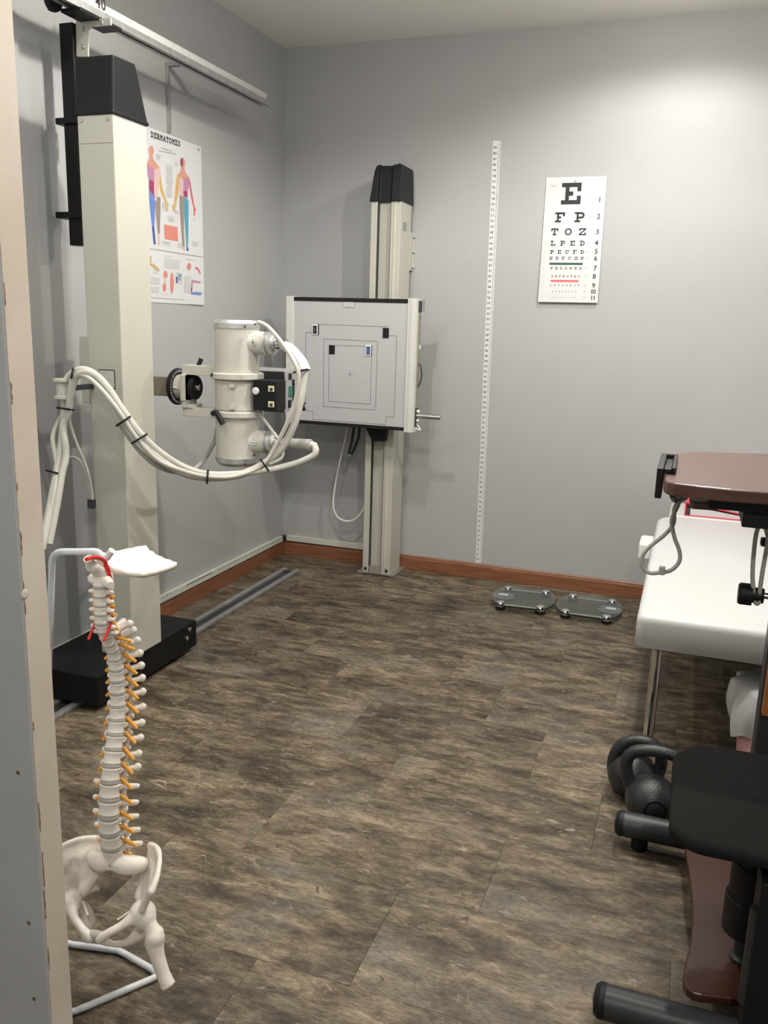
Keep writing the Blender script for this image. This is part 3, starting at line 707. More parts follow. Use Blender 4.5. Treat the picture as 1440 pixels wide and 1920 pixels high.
b.box(q0.x-.001, q1.x+.001, by-.0022, by-.0006, q1.z-.001, q0.z+.001); lb = b.build('label_plate', M['ink'], bb)
MB().box(q0.x, q1.x, by-.0028, by-.0021, q1.z, q0.z).build('label_face', M['paper'], lb)
b = MB()
for k in range(4): b.box(q0.x+.004+.002*k, q1.x-.004-.001*k, by-.0031, by-.0027, q0.z-.006-.006*k, q0.z-.0035-.006*k)
b.build('print', M['inkgrey'], lb)['kind'] = 'stuff'
for x0, x1, y0, y1 in ((892, 940, 336, 424), (437, 485, 481, 560), (305, 351, 305, 396), (752, 797, 482, 568)):
    a, c = P_(x0, y0), P_(x1, y1); MB().box(a.x, c.x, by-.0024, by-.0004, c.z, a.z).build('velcro_patch', M['black'], bb)
def marker(x0, x1, y0, y1, m, label):
    a, c = P_(x0, y0), P_(x1, y1)
    t = thing('film_marker', label, 'marker', ((a.x+c.x)/2, by, (a.z+c.z)/2), 'film markers on the bucky')
    w = .0042
    b = MB().box(a.x, c.x, by-.0060, by-.0026, c.z, a.z); b.build('frame', M['white'], t, bevel=.0008)
    MB().box(a.x+w, c.x-w, by-.0066, by-.0058, c.z+w, a.z-.0065).build('letter_window', m, t)
    b = MB(); cx, cz = (a.x+c.x)/2, (a.z+c.z)/2-.001
    b.box(cx-.0024, cx-.0012, by-.0070, by-.0064, cz-.008, cz+.007)
    if m is M['ink']: b.box(cx+.0012, cx+.0024, by-.0070, by-.0064, cz-.008, cz+.007); b.box(cx-.0024, cx+.0024, by-.0070, by-.0064, cz+.0058, cz+.007); b.box(cx-.0024, cx+.0024, by-.0070, by-.0064, cz-.001, cz+.0002)
    else: b.box(cx-.0024, cx+.0030, by-.0070, by-.0064, cz-.008, cz-.0068)
    b.build('letter', M['brown'] if m is M['ink'] else M['lgrey'], t)
marker(299, 343, 305, 395, M['ink'], 'small white framed film marker with black window on the grey bucky panel')
marker(749, 792, 480, 570, M['navy'], 'small white framed film marker with dark blue window on the grey bucky panel')
# side fittings
xr = rx
MB().box(xr-.012, xr+.020, by+.056, by+.074, bz1-.004, bz1+.002).box(xr+.012, xr+.016, by+.030, by+.066, bz1-.055, bz1-.004).build('side_bracket', M['steel'], bb)
MB().box(xr-.004, xr+.011, by+.020, by+.060, bz1-.055, bz1-.006).build('side_block', M['char'], bb, bevel=.002)
MB().box(xr-.004, xr+.018, by+.040, by+.062, bz1-.072, bz1-.058).build('side_clip', M['alu'], bb, bevel=.001)
MB().box(xr-.004, xr+.002, by+.022, by+.060, bz0+.02, bz1-.07).build('side_plate', M['taupe'], bb)
b = MB(); zc = on((788, 705), 1, by+.05).z
b.tube(smooth_path([(xr, by+.05, zc+.062), (xr+.012, by+.05, zc+.045), (xr+.018, by+.05, zc), (xr+.010, by+.05, zc-.035), (xr, by+.05, zc-.055)]), .0035, 8)
b.build('handle_loop', M['char'], bb)
MB().box(xr-.002, xr+.006, by+.045, by+.055, zc+.125, zc+.145).build('latch', M['white'], bb)
zl = on((800, 781), 1, by+.05).z
xe = on((826, 782), 1, by+.045).x
MB().tube([(xr-.01, by+.045, zl), (xe, by+.045, zl)], .0125, 18).build('lever_handle', M['steel'], bb)
for dz in (-.022, .022): MB().lathe([(.008, 0), (.008, .014)], (xr+.001, by+.045, zl+dz), (1, 0, 0), 12).build('knurled_nut', M['white'], bb)
MB().box(xr-.004, xr+.004, by+.022, by+.062, zl-.05, zl+.04).build('lever_plate', M['char'], bb, bevel=.001)
g = lambda x, y: on((x, y), 1, by+.045)
MB().tube(smooth_path([g(774, 801), g(783, 805), g(788, 806), g(784, 799), g(780, 793)], 4), .0032, 8).build('cable_loop', M['white'], bb)
# carrier hanging behind the bucky, in front of the channel
q = lambda x, y: on((x, y), 1, -.245)
MB().prism([q(684, 800), q(724, 804), q(720, 828), q(698, 827)], (0, .050, 0)).build('carrier', M['black'], bk, bevel=.002)
MB().box(bx[1], bx[2]-.01, -.262, -.185, 1.0, 1.3).build('carrier_block', M['black'], bk, bevel=.002)
# cables
w_ = lambda pts, yy: smooth_path([on(p, 1, yy) for p in pts], 6)
MB().tube(w_([(652, 800), (646, 830), (634, 880), (627, 920), (625, 948), (632, 968), (648, 977), (665, 974), (677, 962), (684, 950)], -.10), .0048, 8).build('white_cable', M['white'], bk)
MB().tube(w_([(664, 796), (661, 820), (655, 845), (654, 852)], -.15), .0075, 8).build('black_cable', M['char'], bk)
MB().tube(w_([(674, 798), (672, 820), (663, 844), (656, 854)], -.14), .0075, 8).build('black_cable', M['char'], bk)
p = on((656, 853), 1, -.145); MB().box(p.x-.014, p.x+.010, -.155, -.135, p.z-.006, p.z+.006).build('cable_clip', M['galv'], bk)

# ================================================================== eye chart
ec = thing('eye_chart', 'white eye test chart with rows of black letters on the grey wall', 'chart', (1.487, -.002, 1.69))
def EC(u, v, d=0):
    """u right, v down in the chart; it hangs slightly askew, its foot off the wall"""
    tl, tr, br_, bl = V(1.350, 0, 1.968), V(1.623, 0, 1.967), V(1.628, 0, 1.408), V(1.350, 0, 1.407)
    p = (tl*(1-u)+tr*u)*(1-v)+(bl*(1-u)+br_*u)*v
    p.y = -.003-.012*v*v-d; return p
b = MB(); n = 10
vs = []
for d in (0, .0012): vs += [EC(u, k/n, d) for k in range(n+1) for u in (0, 1)]
o_ = 2*(n+1); fs = []
for k in range(n):
    fs += [(2*k, 2*k+1, 2*k+3, 2*k+2), (o_+2*k, o_+2*k+2, o_+2*k+3, o_+2*k+1), (2*k, 2*k+2, o_+2*k+2, o_+2*k), (2*k+1, o_+2*k+1, o_+2*k+3, 2*k+3)]
fs += [(0, o_, o_+1, 1), (2*n, 2*n+1, o_+2*n+1, o_+2*n)]
b.add(vs, fs).build('card', M['paper'], ec)
CW, CH = .2755, .5605
UX, UZ = V(1, 0, 0), V(0, 0, 1)
def ep(u, v): return EC(u, v, .0016)
b = MB()
rows = [('E', 315, 290, 268, [.434]), ('FP', 635, 138, 135, [.273, .600]), ('TOZ', 833, 96, 96, [.2, .43, .667]), ('LPED', 990, 68, 68, [.185, .347, .513, .675]),
        ('PECFD', 1110, 52, 53, [.178, .304, .433, .56, .685]), ('EDFCZP', 1198, 42, 42, [.169, .273, .376, .482, .592, .695]),
        ('FELOPZD', 1337, 34, 34, [.193+.0805*k for k in range(7)]), ('DEFPOTEC', 1450, 27, 27, [.214+.0640*k for k in range(8)]),
        ('LEFODPCT', 1577, 21, 21, [.2+.067*k for k in range(8)]), ('FDPLTCEO', 1663, 15, 15, [.24+.055*k for k in range(8)]), ('PEZOLCFTD', 1745, 10, 10, [.247+.0466*k for k in range(9)])]
for r_, (st, y, h, w, us) in enumerate(rows):
    v = (y-92)/1722
    for ch, u in zip(st, us):
        if r_ < 8: b = MB()
        elif r_ == 8 and u == us[0]: b = MB()
        slab(b, ch, ep(u, v), UX, UZ, w/825*CW, h/1722*CH)
        if r_ < 8: b.build('letter', M['ink'], ec)
b.build('small_letters', M['ink'], ec)['kind'] = 'stuff'
for k, (u, y) in enumerate(((.905, 400), (.918, 628), (.915, 833), (.915, 985), (.918, 1103), (.918, 1198), (.922, 1335), (.918, 1447), (.917, 1573), (.915, 1660), (.912, 1747))):
    b = MB(); text(b, str(k+1), ep(u, (y-92)/1722), UX, UZ, 66/1722*CH); b.build('row_number', M['ink'], ec)
b = MB()
for dy in (200, 215):
    p = ep(.125 if dy == 200 else .13, (dy-92)/1722); ww = .020 if dy == 200 else .012
    b.box(p.x-ww, p.x+ww, p.y-.0002, p.y, p.z-.0014, p.z+.0014)
b.build('heading', M['inkgrey'], ec)['kind'] = 'stuff'
b = MB()
for st, y, h, w, us in rows:
    v = (y-92)/1722
    p = ep(.055, v)
    for dz in (-.0030, .0030): b.box(p.x-.0022, p.x+.0022, p.y-.0002, p.y, p.z+dz-.0014, p.z+dz+.0014)
    p = ep(.775, v)
    for dz in (-.0030, .0030):
        for dx in (-.004, .0025): b.box(p.x+dx-.0026, p.x+dx+.0026, p.y-.0002, p.y, p.z+dz-.0014, p.z+dz+.0014)
b.build('small_print', M['inkgrey'], ec)['kind'] = 'stuff'
for nm, m, u0, u1, y in (('green_bar', M['green'], .148, .709, 1275), ('red_bar', M['redink'], .192, .659, 1515)):
    v0, v1 = (y-15-92)/1722, (y+15-92)/1722
    MB().poly([ep(u0, v1), ep(u1, v1), ep(u1, v0), ep(u0, v0)]).build(nm, m, ec)
p = ep(.49, .030); MB().lathe([(.0055, 0), (.0055, .0018), (.0035, .003)], p, (0, -1, 0), 14).build('pin', M['galv'], ec)

# ================================================================== height tape on the wall
tp = thing('height_tape', 'tall white paper measuring tape stuck on the grey back wall', 'tape measure', (1.1, -.001, 1.1))
c4 = [on(q, 1, -.0006) for q in ((891.5, 1055), (902.3, 1056.5), (939.2, 264.5), (924.4, 263.6))]
MB().prism(c4, (0, .0005, 0)).build('strip', M['tape'], tp)
zb, ztp = c4[0].z, c4[3].z
def TP(u, z):
    t = (z-zb)/(ztp-zb); p = (c4[0]*(1-t)+c4[3]*t)*(1-u)+(c4[1]*(1-t)+c4[2]*t)*u; p.z = z; p.y = -.0011; return p
b = MB()
for k in range(4, 84): text(b, str(k), TP(.34, k*.0254), UX, UZ, .0105)
b.build('inch_numbers', M['ink'], tp)['kind'] = 'stuff'
b = MB()
for k in range(9, 213): text(b, str(k), TP(.80, k*.01), UX, UZ, .0042)
b.build('centimetre_numbers', M['ink'], tp)['kind'] = 'stuff'

# ================================================================== dermatome poster on the left wall
po = thing('anatomy_poster', 'white anatomy poster with two coloured body figures beside the cream column', 'poster', (.001, -1.05, 1.68))
yl = -1.312
tr, br_ = on((377, 275), 0, .002), on((381, 572), 0, .002)
dyz = 0
def PC(y, z): return
b = MB(); n = 8
ptop = [V(.002, yl+(tr.y-yl)*k/n, tr.z+.002*(1-k/n)) for k in range(n+1)]
pbot = [V(.002+.006*(k/n)**3, yl+(br_.y-yl)*k/n, br_.z+.001*(1-k/n)) for k in range(n+1)]
b.add(ptop+pbot+[p-V(.0006, 0, 0) for p in ptop+pbot], [(k, k+1, n+2+k, n+1+k) for k in range(n)]+[(2*n+2+k+1, 2*n+2+k, 3*n+3+k, 3*n+4+k) for k in range(n)])
b.build('sheet', M['paper'], po, recalc=False)
def pq(x, y):
    p = on((260+x/5.3333, 220+y/5.3333), 0, .0); p.x = .0030
    t = max(0, min(1, (p.y-yl)/(br_.y-yl))); s = max(0, min(1, (tr.z-p.z)/(tr.z-br_.z))); p.x = .0026+.006*t**3*s; return p
PK = ['skin1', 'skin2', 'mauve', 'plum', 'blue', 'navy', 'cyan', 'brown', 'tan', 'rose', 'coral', 'lgrey', 'ink']
PS = {}; cur = 'front_figure'
def sec(n):
    global cur
    cur = n
def pmb(m):
    k = cur if m != 'lgrey' else 'grey_text'
    return PS.setdefault(k, MB())
_pz = [0]
def lift(ps):
    _pz[0] += 1
    return [V(p.x+.00012*(_pz[0] % 9), p.y, p.z) for p in ps]
def pg(m, *pts): pmb(m).poly(lift([pq(x, y) for x, y in pts]), PK.index(m))
def el(m, cx, cy, rx_, ry_, n=14): pmb(m).poly(lift([pq(cx+rx_*math.cos(2*PI*k/n), cy+ry_*math.sin(2*PI*k/n)) for k in range(n)]), PK.index(m))
# front figure
el('skin1', 120, 335, 26, 52); pg('skin1', (104, 370), (136, 370), (142, 425), (100, 420)); pg('skin1', (76, 462), (100, 415), (145, 425), (205, 505), (150, 525), (110, 490))
pg('mauve', (76, 462), (110, 490), (150, 525), (146, 640), (98, 620), (82, 560)); pg('plum', (98, 620), (146, 640), (148, 790), (125, 760), (98, 715))
pg('skin2', (150, 525), (205, 505), (212, 560), (190, 720), (186, 810), (148, 790), (146, 640)); pg('mauve', (76, 462), (84, 520), (82, 660), (74, 650))
pg('blue', (98, 722), (128, 765), (150, 795), (160, 860), (158, 900), (150, 1100), (128, 1090), (104, 860)); pg('navy', (128, 1090), (150, 1100), (163, 1240), (166, 1270), (146, 1270), (140, 1220))
pg('brown', (186, 790), (212, 800), (212, 960), (206, 1160), (184, 1160), (166, 960), (162, 850)); pg('skin2', (184, 1160), (206, 1160), (212, 1275), (188, 1280))
pg('tan', (190, 590), (212, 560), (232, 700), (268, 820), (252, 830), (215, 750)); pg('tan', (252, 830), (268, 820), (300, 884), (288, 880), (288, 940), (274, 942), (262, 880))
sec('back_figure')
el('skin1', 434, 455, 24, 50); el('plum', 424, 450, 14, 46); pg('skin1', (418, 490), (450, 490), (456, 545), (412, 545)); pg('skin1', (380, 580), (412, 540), (456, 540), (498, 610), (440, 620))
pg('mauve', (440, 600), (498, 605), (502, 660), (484, 740), (440, 745)); pg('plum', (440, 735), (484, 740), (480, 810), (444, 790)); pg('skin2', (400, 570), (440, 600), (440, 790), (402, 780), (398, 680))
pg('tan', (376, 575), (402, 565), (398, 660), (390, 760), (364, 890), (345, 880), (360, 730)); pg('tan', (345, 880), (364, 890), (356, 940), (342, 940), (324, 880))
pg('rose', (498, 610), (508, 640), (530, 780), (548, 890), (540, 900), (516, 800), (498, 680)); pg('rose', (540, 895), (550, 885), (568, 938), (554, 930), (554, 985), (542, 988))
pg('brown', (400, 780), (444, 790), (446, 930), (444, 1150), (452, 1300), (430, 1300), (416, 1100), (404, 930)); pg('skin2', (432, 1290), (452, 1290), (456, 1326), (436, 1330))
pg('cyan', (444, 795), (490, 825), (492, 940), (488, 1180), (484, 1300), (470, 1300), (458, 1120), (446, 930)); pg('navy', (470, 1300), (486, 1300), (490, 1335), (470, 1335))
sec('red_block')
pg('coral', (248, 1070), (382, 1098), (386, 1240), (254, 1216))
sec('arm_drawing')
pg('lgrey', (254, 1405), (405, 1430), (400, 1520), (250, 1500)); pg('lgrey', (110, 1590), (205, 1610), (200, 1670), (110, 1660)); pg('lgrey', (112, 1690), (205, 1695), (195, 1755), (112, 1745)); pg('lgrey', (450, 1590), (508, 1580), (500, 1755), (446, 1745))
pg('tan', (100, 1380), (122, 1390), (120, 1480), (100, 1470)); pg('tan', (120, 1460), (145, 1465), (205, 1525), (195, 1540), (130, 1490))
sec('foot_drawing'); el('coral', 262, 1575, 22, 42); el('skin2', 256, 1650, 12, 60); el('coral', 252, 1700, 17, 44); sec('sole_drawing'); el('coral', 326, 1655, 18, 108)
sec('shoulder_drawing'); pg('lgrey', (362, 1545), (428, 1558), (428, 1665), (360, 1660)); pg('navy', (365, 1600), (385, 1590), (380, 1660), (366, 1650)); pg('cyan', (385, 1560), (426, 1580), (410, 1600), (390, 1590)); pg('brown', (390, 1600), (410, 1605), (412, 1640), (395, 1630))
sec('hand_drawing'); el('coral', 494, 1490, 20, 34); pg('lgrey', (478, 1505), (500, 1515), (500, 1540), (480, 1535)); sec('wrist_drawing'); pg('rose', (552, 1490), (590, 1510), (608, 1560), (596, 1566), (580, 1530), (556, 1515))
sec('seated_figure'); pg('mauve', (518, 1620), (530, 1625), (528, 1710), (512, 1715)); pg('mauve', (524, 1625), (600, 1640), (610, 1655), (590, 1660), (526, 1648)); pg('plum', (510, 1700), (526, 1705), (522, 1745), (510, 1745)); pg('blue', (508, 1750), (560, 1745), (610, 1750), (618, 1760), (606, 1778), (510, 1768))
sec('rule_lines')
random.seed(2)
for cx, y0, y1, hw in ((190, 370, 425, 28), (300, 480, 800, 40), (372, 440, 480, 20), (250, 850, 930, 26), (318, 985, 1050, 38), (270, 1240, 1290, 46), (405, 1255, 1300, 30), (372, 930, 965, 22), (545, 1010, 1030, 26), (555, 1240, 1280, 36), (290, 1385, 1395, 52), (495, 1418, 1430, 50), (165, 1520, 1570, 30), (275, 1765, 1775, 26)):
    y = y0
    while y < y1:
        a = hw*random.uniform(.55, 1); sl = .17
        pg('lgrey', (cx-a, y-a*sl), (cx+a, y+a*sl), (cx+a, y+a*sl+6), (cx-a, y-a*sl+6)); y += 13
for y, x0, x1 in ((318, 218, 330), (345, 190, 368)): pg('brown', (x0, y-14), (x1, y+20), (x1, y+25), (x0, y-9))
pg('brown', (100, 1308), (632, 1396), (632, 1400), (100, 1312)); pg('brown', (110, 1800), (450, 1822), (450, 1825), (110, 1803))
Pa, Pb = pq(113, 168), pq(412, 268)
ux = (Pb-Pa); ln = ux.length; ux.normalize(); uz = V(0, 0, 1)
for k, ch in enumerate('DERMATOMES'):
    cw = ln/10; b = MB(); slab(b, ch, Pa+ux*(cw*(k+.5))+V(.0004, 0, 0), ux, uz, cw*.84, .0215); b.build('letter', M['ink'], po, recalc=False)
for k, b in PS.items():
    o = b.build(k, [M[m] for m in PK], po, recalc=False)
    if k in ('grey_text', 'rule_lines'): o['kind'] = 'stuff'
pn = pq(590, 320); MB().lathe([(.006, -.001), (.006, .003), (.003, .005)], pn, (1, 0, 0), 12).build('pin', M['galv'], po)

# ================================================================== bathroom scales
def scale(cx, cy, rot, disp, label):
    t = thing('bathroom_scale', label, 'scale', (0, 0, 0), 'glass bathroom scales by the back wall')
    L, Wd, zc = .150, .160, .026
    out = []
    n = 10
    for sx, a0 in ((1, -90), (-1, 90)):
        for k in range(n+1):
            a = math.radians(a0+180*k/n); out.append((sx*.076+.075*math.cos(a), Wd*math.sin(a)))
    b = MB().prism([V(x, y, zc) for x, y in out], (0, 0, .006)); b.build('glass_plate', M['glass'], t, bevel=.0015)
    for sx in (-1, 1):
        for sy in (-1, 1):
            f = MB().lathe([(.022, .0165), (.022, .0235), (.017, .0258)], (sx*.092, sy*.122, 0), (0, 0, 1), 20).build('foot', M['chrome'], t)
            MB().lathe([(.020, .0005), (.023, .004), (.023, .0163)], (sx*.092, sy*.122, 0), (0, 0, 1), 20).build('foot_pad', M['black'], f)
            MB().lathe([(.021, .0322), (.019, .037), (.012, .040), (0, .041)], (sx*.092, sy*.122, 0), (0, 0, 1), 20).build('foot_cap', M['chrome'], f)
    for sy in (-1, 1): MB().tube([(-.071, sy*.122, .018), (.071, sy*.122, .018)], .0065, 10).build('foot_bar', M['chrome'], t)
    MB().lathe([(.052, .021), (.052, .0255)], (disp*.092, 0, 0), (0, 0, 1), 24).build('display_pod', M['alu'], t)
    MB().box(disp*.098-.022, disp*.098+.022, -.014, .018, .0322, .0327).build('display', M['inkgrey'], t)
    MB().box(disp*.045-.009, disp*.045+.009, -.004, .004, .0322, .0326).build('maker_mark', M['char'], t)
    t.location = (cx, cy, 0); t.rotation_euler = (0, 0, rot)
scale(1.428, -.318, .06, -1, 'glass bathroom scale closer to the column, its display end towards the column')
scale(1.735, -.318, -.01, 1, 'glass bathroom scale closer to the couch, its display end towards the couch')
# ================================================================== examination couch
ct = thing('examination_couch', 'white vinyl examination couch on chrome legs beneath the standing desk', 'couch', (2.35, -.95, 0))
def pillow(poly, z0, z1, r, mat_, name, par, n=4):
    """padded slab: polygon in plan with rounded top edge"""
    c = Vector((sum(p[0] for p in poly)/len(poly), sum(p[1] for p in poly)/len(poly)))
    def inset(d):
        out = []; m = len(poly)
        for i in range(m):
            p0, p1, p2 = Vector(poly[i-1]), Vector(poly[i]), Vector(poly[(i+1) % m])
            e0, e1 = (p1-p0), (p2-p1)
            n0 = Vector((-e0.y, e0.x)); n1 = Vector((-e1.y, e1.x)); nn = (n0.normalized()+n1.normalized())
            nn = nn.normalized() if nn.length > 1e-6 else n0.normalized()
            k = max(.5, nn.dot(n0.normalized())); out.append(p1+nn*d/k)
        return out
    lv = [(z0+.004, .006 if r > .01 else 0), (z0+.008, 0)]+[(z1-r+r*math.sin(PI/2*k/n), r-r*math.cos(PI/2*k/n)) for k in range(n+1)]
    b = MB(); vs = []; m = len(poly)
    for z, d in lv: vs += [(p.x, p.y, z) for p in inset(d)]
    fs = [(i*m+k, i*m+(k+1) % m, (i+1)*m+(k+1) % m, (i+1)*m+k) for i in range(len(lv)-1) for k in range(m)]
    b.add(vs, fs, True); b.add(vs[:m], [tuple(reversed(range(m)))]); b.add(vs[-m:], [tuple(range(m))], True)
    o = b.build(name, mat_, par, weld=True)
    return o
plan = rrect(1.998, 2.68, -1.780, -.335, .024, 4, [.024, .10, .024, .024])
cu = pillow(plan, .396, .500, .022, M['vinyl'], 'cushion', ct)
pillow(rrect(2.042, 2.64, -.333, -.012, .03, 4), .405, .500, .020, M['vinyl'], 'headrest', ct)
MB().box(2.04, 2.64, -1.70, -.05, .372, .404).build('frame', M['char'], ct)
for x in (2.062, 2.615):
    for y in (-1.70, -.16):
        lg = MB().tube([(x, y, .008), (x, y, .376)], .0155, 16).build('leg', M['chrome'], ct)
        MB().lathe([(.019, 0), (.019, .014), (.016, .022)], (x, y, .0005), (0, 0, 1), 16).build('leg_tip', M['black'], lg)
q = on((1205, 1027), 1, -.62)
MB().box(q.x-.014, 2.0, -.70, -.55, q.z-.035, q.z+.040).build('hinge_cover', M['white'], ct, bevel=.012)

# red binder on the couch
bd = thing('ring_binder', 'red lever arch binder lying on the white couch under the desk', 'binder', (2.25, -.17, .5))
x0, x1, y0, y1, z0 = 2.108, 2.392, -.312, -.030, .5008
MB().box(x0, x1, y0, y1, z0, z0+.003).build('back_cover', M['red'], bd)
MB().box(x0-.001, x0+.003, y0, y1, z0, z0+.060).build('spine', M['red'], bd)
tc_ = MB().prism([V(x0, y0, z0+.057), V(x1, y0, z0+.018), V(x1, y0, z0+.021), V(x0, y0, z0+.060)], (0, y1-y0, 0)).build('front_cover', M['red'], bd)
s_ = -.039/(x1-x0)
f_ = lambda x, d: z0+.060+s_*(x-x0)+d
MB().prism([V(x0+.035, y0+.012, f_(x0+.035, .0003)), V(x1-.03, y0+.012, f_(x1-.03, .0003)), V(x1-.03, y0+.012, f_(x1-.03, .001)), V(x0+.035, y0+.012, f_(x0+.035, .001))], (0, .20, 0)).build('cover_label', M['inkgrey'], tc_)
MB().prism([V(x0+.022, y0+.006, z0+.0035), V(x1-.012, y0+.006, z0+.0035), V(x1-.012, y0+.006, z0+.014), V(x0+.022, y0+.006, z0+.040)], (0, y1-y0-.02, 0)).build('page_block', M['paper'], bd)
MB().box(x0+.004, x0+.020, y0+.004, y0+.030, z0+.004, z0+.036).build('ring_mechanism', M['char'], bd)

# ================================================================== standing workstation
wk = thing('standing_desk', 'tall walnut topped standing workstation with dark tube feet and low shelf', 'desk', (2.4, -2.45, 0))
ZD = 1.03
front = [(1246, 899), (1252, 903), (1265, 906), (1307, 911), (1370, 917), (1440, 922)]
left = [(1249, 889), (1262, 866), (1272, 852), (1280, 849), (1295, 847), (1440, 850.5)]
fp = [on(q, 2, ZD) for q in front]; lp = [on(q, 2, ZD) for q in left]
poly = [(2.049, fp[0].y+.035)]+[(p.x, p.y) for p in fp]+[(2.50, -2.70), (2.95, -2.72), (2.95, -1.98), (2.45, lp[-1].y+.02)]+[(p.x, p.y) for p in reversed(lp[3:])]+[(2.060, lp[3].y-.015), (2.052, lp[3].y-.05)]
MB().prism([V(x, y, ZD-.024) for x, y in poly], (0, 0, .024)).build('desktop', M['desk'], wk, bevel=.003)
ft = []
for yy, xt in ((-2.153, 2.016), (-2.779, 2.030)):
    f1 = MB().tube([(xt+.004, yy, .060), (2.62, yy, .060)], .0315, 24).build('foot_tube', M['char'], wk)
    MB().lathe([(.0325, .012), (.0325, .002), (.026, -.007), (0, -.011)], (xt, yy, .060), (1, 0, 0), 24).build('end_cap', M['black'], f1)
    MB().lathe([(.019, .0005), (.021, .004), (.021, .034)], (xt+.055, yy, 0), (0, 0, 1), 18).build('glide', M['black'], f1)
    MB().lathe([(.019, .0005), (.021, .004), (.021, .034)], (2.56, yy, 0), (0, 0, 1), 18).build('glide', M['black'], f1)
sh = [(1283, 1568), (1288, 1612), (1294, 1650), (1298, 1690), (1298, 1730), (1295, 1765), (1286, 1800), (1281, 1826), (1281, 1840), (1288, 1853), (1300, 1861), (1315, 1865), (1390, 1874)]
sp = [on(q, 2, .112) for q in sh]
pl_ = [(2.165, -2.14)]+[(p.x, p.y) for p in sp]+[(2.58, -2.765), (2.58, -2.14)]
MB().prism([V(x, y, .0925) for x, y in pl_], (0, 0, .020)).build('lower_shelf', M['cherry'], wk, bevel=.005, seg=3)
xp = on((1412, 1412), 1, -2.18).x
MB().box(xp, xp+.07, -2.185, -2.12, .075, ZD-.026).build('post', M['char'], wk, bevel=.004)
xe_ = on((1429, 1337), 1, -2.20)
MB().box(xe_.x-.001, xe_.x+.016, -2.215, -2.187, xe_.z, ZD-.05).build('modesty_panel', M['orange_edge'], wk, bevel=.001)
xn = on((1411, 1760), 1, -2.80).x
MB().box(xn, xn+.085, -2.815, -2.745, .085, .40).build('pedestal', M['black'], wk, bevel=.004)
p0, p1 = on((1402, 1690), 1, -2.785), on((1402, 1850), 1, -2.785)
MB().tube([(xn+.000, -2.800, p1.z-.02), (xn+.000, -2.800, p0.z)], .0105, 14).build('stay_tube', M['char'], wk)
MB().box(2.80, 2.90, -2.50, -2.40, .092, ZD-.026).box(2.45, 2.90, -2.50, -2.40, .065, .092).build('post', M['char'], wk, bevel=.004)
# slide, tray and bracket under the top
pts = [on(q, 2, .982) for q in ((1293, 932), (1300, 930), (1347, 940), (1347, 951), (1300, 948), (1294, 946))]
MB().prism([V(p.x, p.y, .975) for p in pts], (0, 0, .014)).build('slide_tongue', M['desk'], wk, bevel=.002)
MB().box(2.13, 2.75, -2.60, -2.40, .985, 1.0055).build('slide_track', M['black'], wk, bevel=.002)
MB().box(2.19, 2.75, -2.59, -2.42, .955, .985).build('keyboard_arm', M['black'], wk, bevel=.002)
MB().tube([on((1262, 925), 1, -2.50), on((1268, 932), 1, -2.46), on((1278, 934), 1, -2.42)], [.008, .012, .010], 10).build('cable_grommet', M['char'], wk)
ya = -2.45
bp_ = [(1417, 963), (1428, 963), (1440, 985), (1448, 1000), (1448, 1018), (1436, 1008), (1432, 994)]
MB().prism([on(q, 1, ya) for q in bp_], (0, .006, 0)).build('bracket', M['galv'], wk, bevel=.001)
q = on((1434, 1018), 1, ya); MB().box(q.x-.008, q.x+.03, ya-.01, ya+.01, q.z-.006, q.z+.010).build('cable_clip', M['black'], wk, bevel=.003)
q0, q1, q2 = on((1384, 1112), 1, ya), on((1410, 1114), 1, ya), on((1432, 1117), 1, ya)
kb = MB().lathe([(.0195, 0), (.022, .004), (.022, q1.x-q0.x), (.016, q1.x-q0.x+.001), (.015, q2.x-q0.x)], q0, (1, 0, 0), 20).build('adjusting_knob', M['black'], wk)
MB().tube([(q2.x-.002, ya, q2.z), (2.75, ya, q2.z)], .0065, 10).build('knob_rod', M['steel'], kb)
MB().box(2.72, 2.76, ya-.01, ya+.01, q2.z-.02, .96).build('rod_hanger', M['char'], wk)
# cup clip on the left end of the top
xl, ylf, ylb = 2.042, -2.545, -2.330
b = MB(); zt2 = ZD+.013
b.box(xl-.008, xl+.004, ylf, ylb, ZD-.045, zt2)
for a in ((xl+.018, xl+.026, ylf+.02, ylb, ZD+.0005, zt2), (xl+.004, xl+.018, ylb-.012, ylb, ZD+.0005, zt2), (xl+.004, xl+.018, ylf+.02, ylf+.075, ZD+.0005, zt2-.003), (xl+.004, xl+.018, ylf+.075, ylb-.012, ZD+.0005, ZD+.004)): b.box(*a)
b.build('edge_clip', M['black'], wk, bevel=.002)
# grey cords hanging from the desk
c1 = smooth_path([on((x, y), 1, yy) for x, y, yy in ((1288, 933, -2.44), (1272, 941, -2.45), (1264, 956, -2.46), (1264, 975, -2.47), (1258, 990, -2.47), (1240, 1008, -2.47), (1219, 1024, -2.47), (1207, 1038, -2.47), (1203, 1052, -2.47), (1207, 1066, -2.47), (1218, 1074, -2.47), (1236, 1074, -2.47), (1256, 1070, -2.47), (1269, 1060, -2.47), (1275, 1047, -2.47), (1273, 1030, -2.47), (1266, 1012, -2.475), (1261, 992, -2.48), (1260, 972, -2.48), (1270, 950, -2.47), (1279, 928, -2.46))], 5)
MB().tube(c1, .0042, 8).build('cord', M['cablegrey'], wk)
q = on((1241, 1070), 1, -2.472); MB().box(q.x-.006, q.x+.006, q.y-.007, q.y+.006, q.z-.008, q.z+.009).build('cord_clip', M['cablegrey'], wk, bevel=.002)
c2 = smooth_path([on((x, y), 1, -2.46) for x, y in ((1426, 980), (1418, 1000), (1413, 1040), (1411, 1080), (1413, 1110), (1416, 1128), (1420, 1132), (1424, 1126), (1425, 1105), (1430, 1070), (1437, 1030), (1441, 1005))], 5)
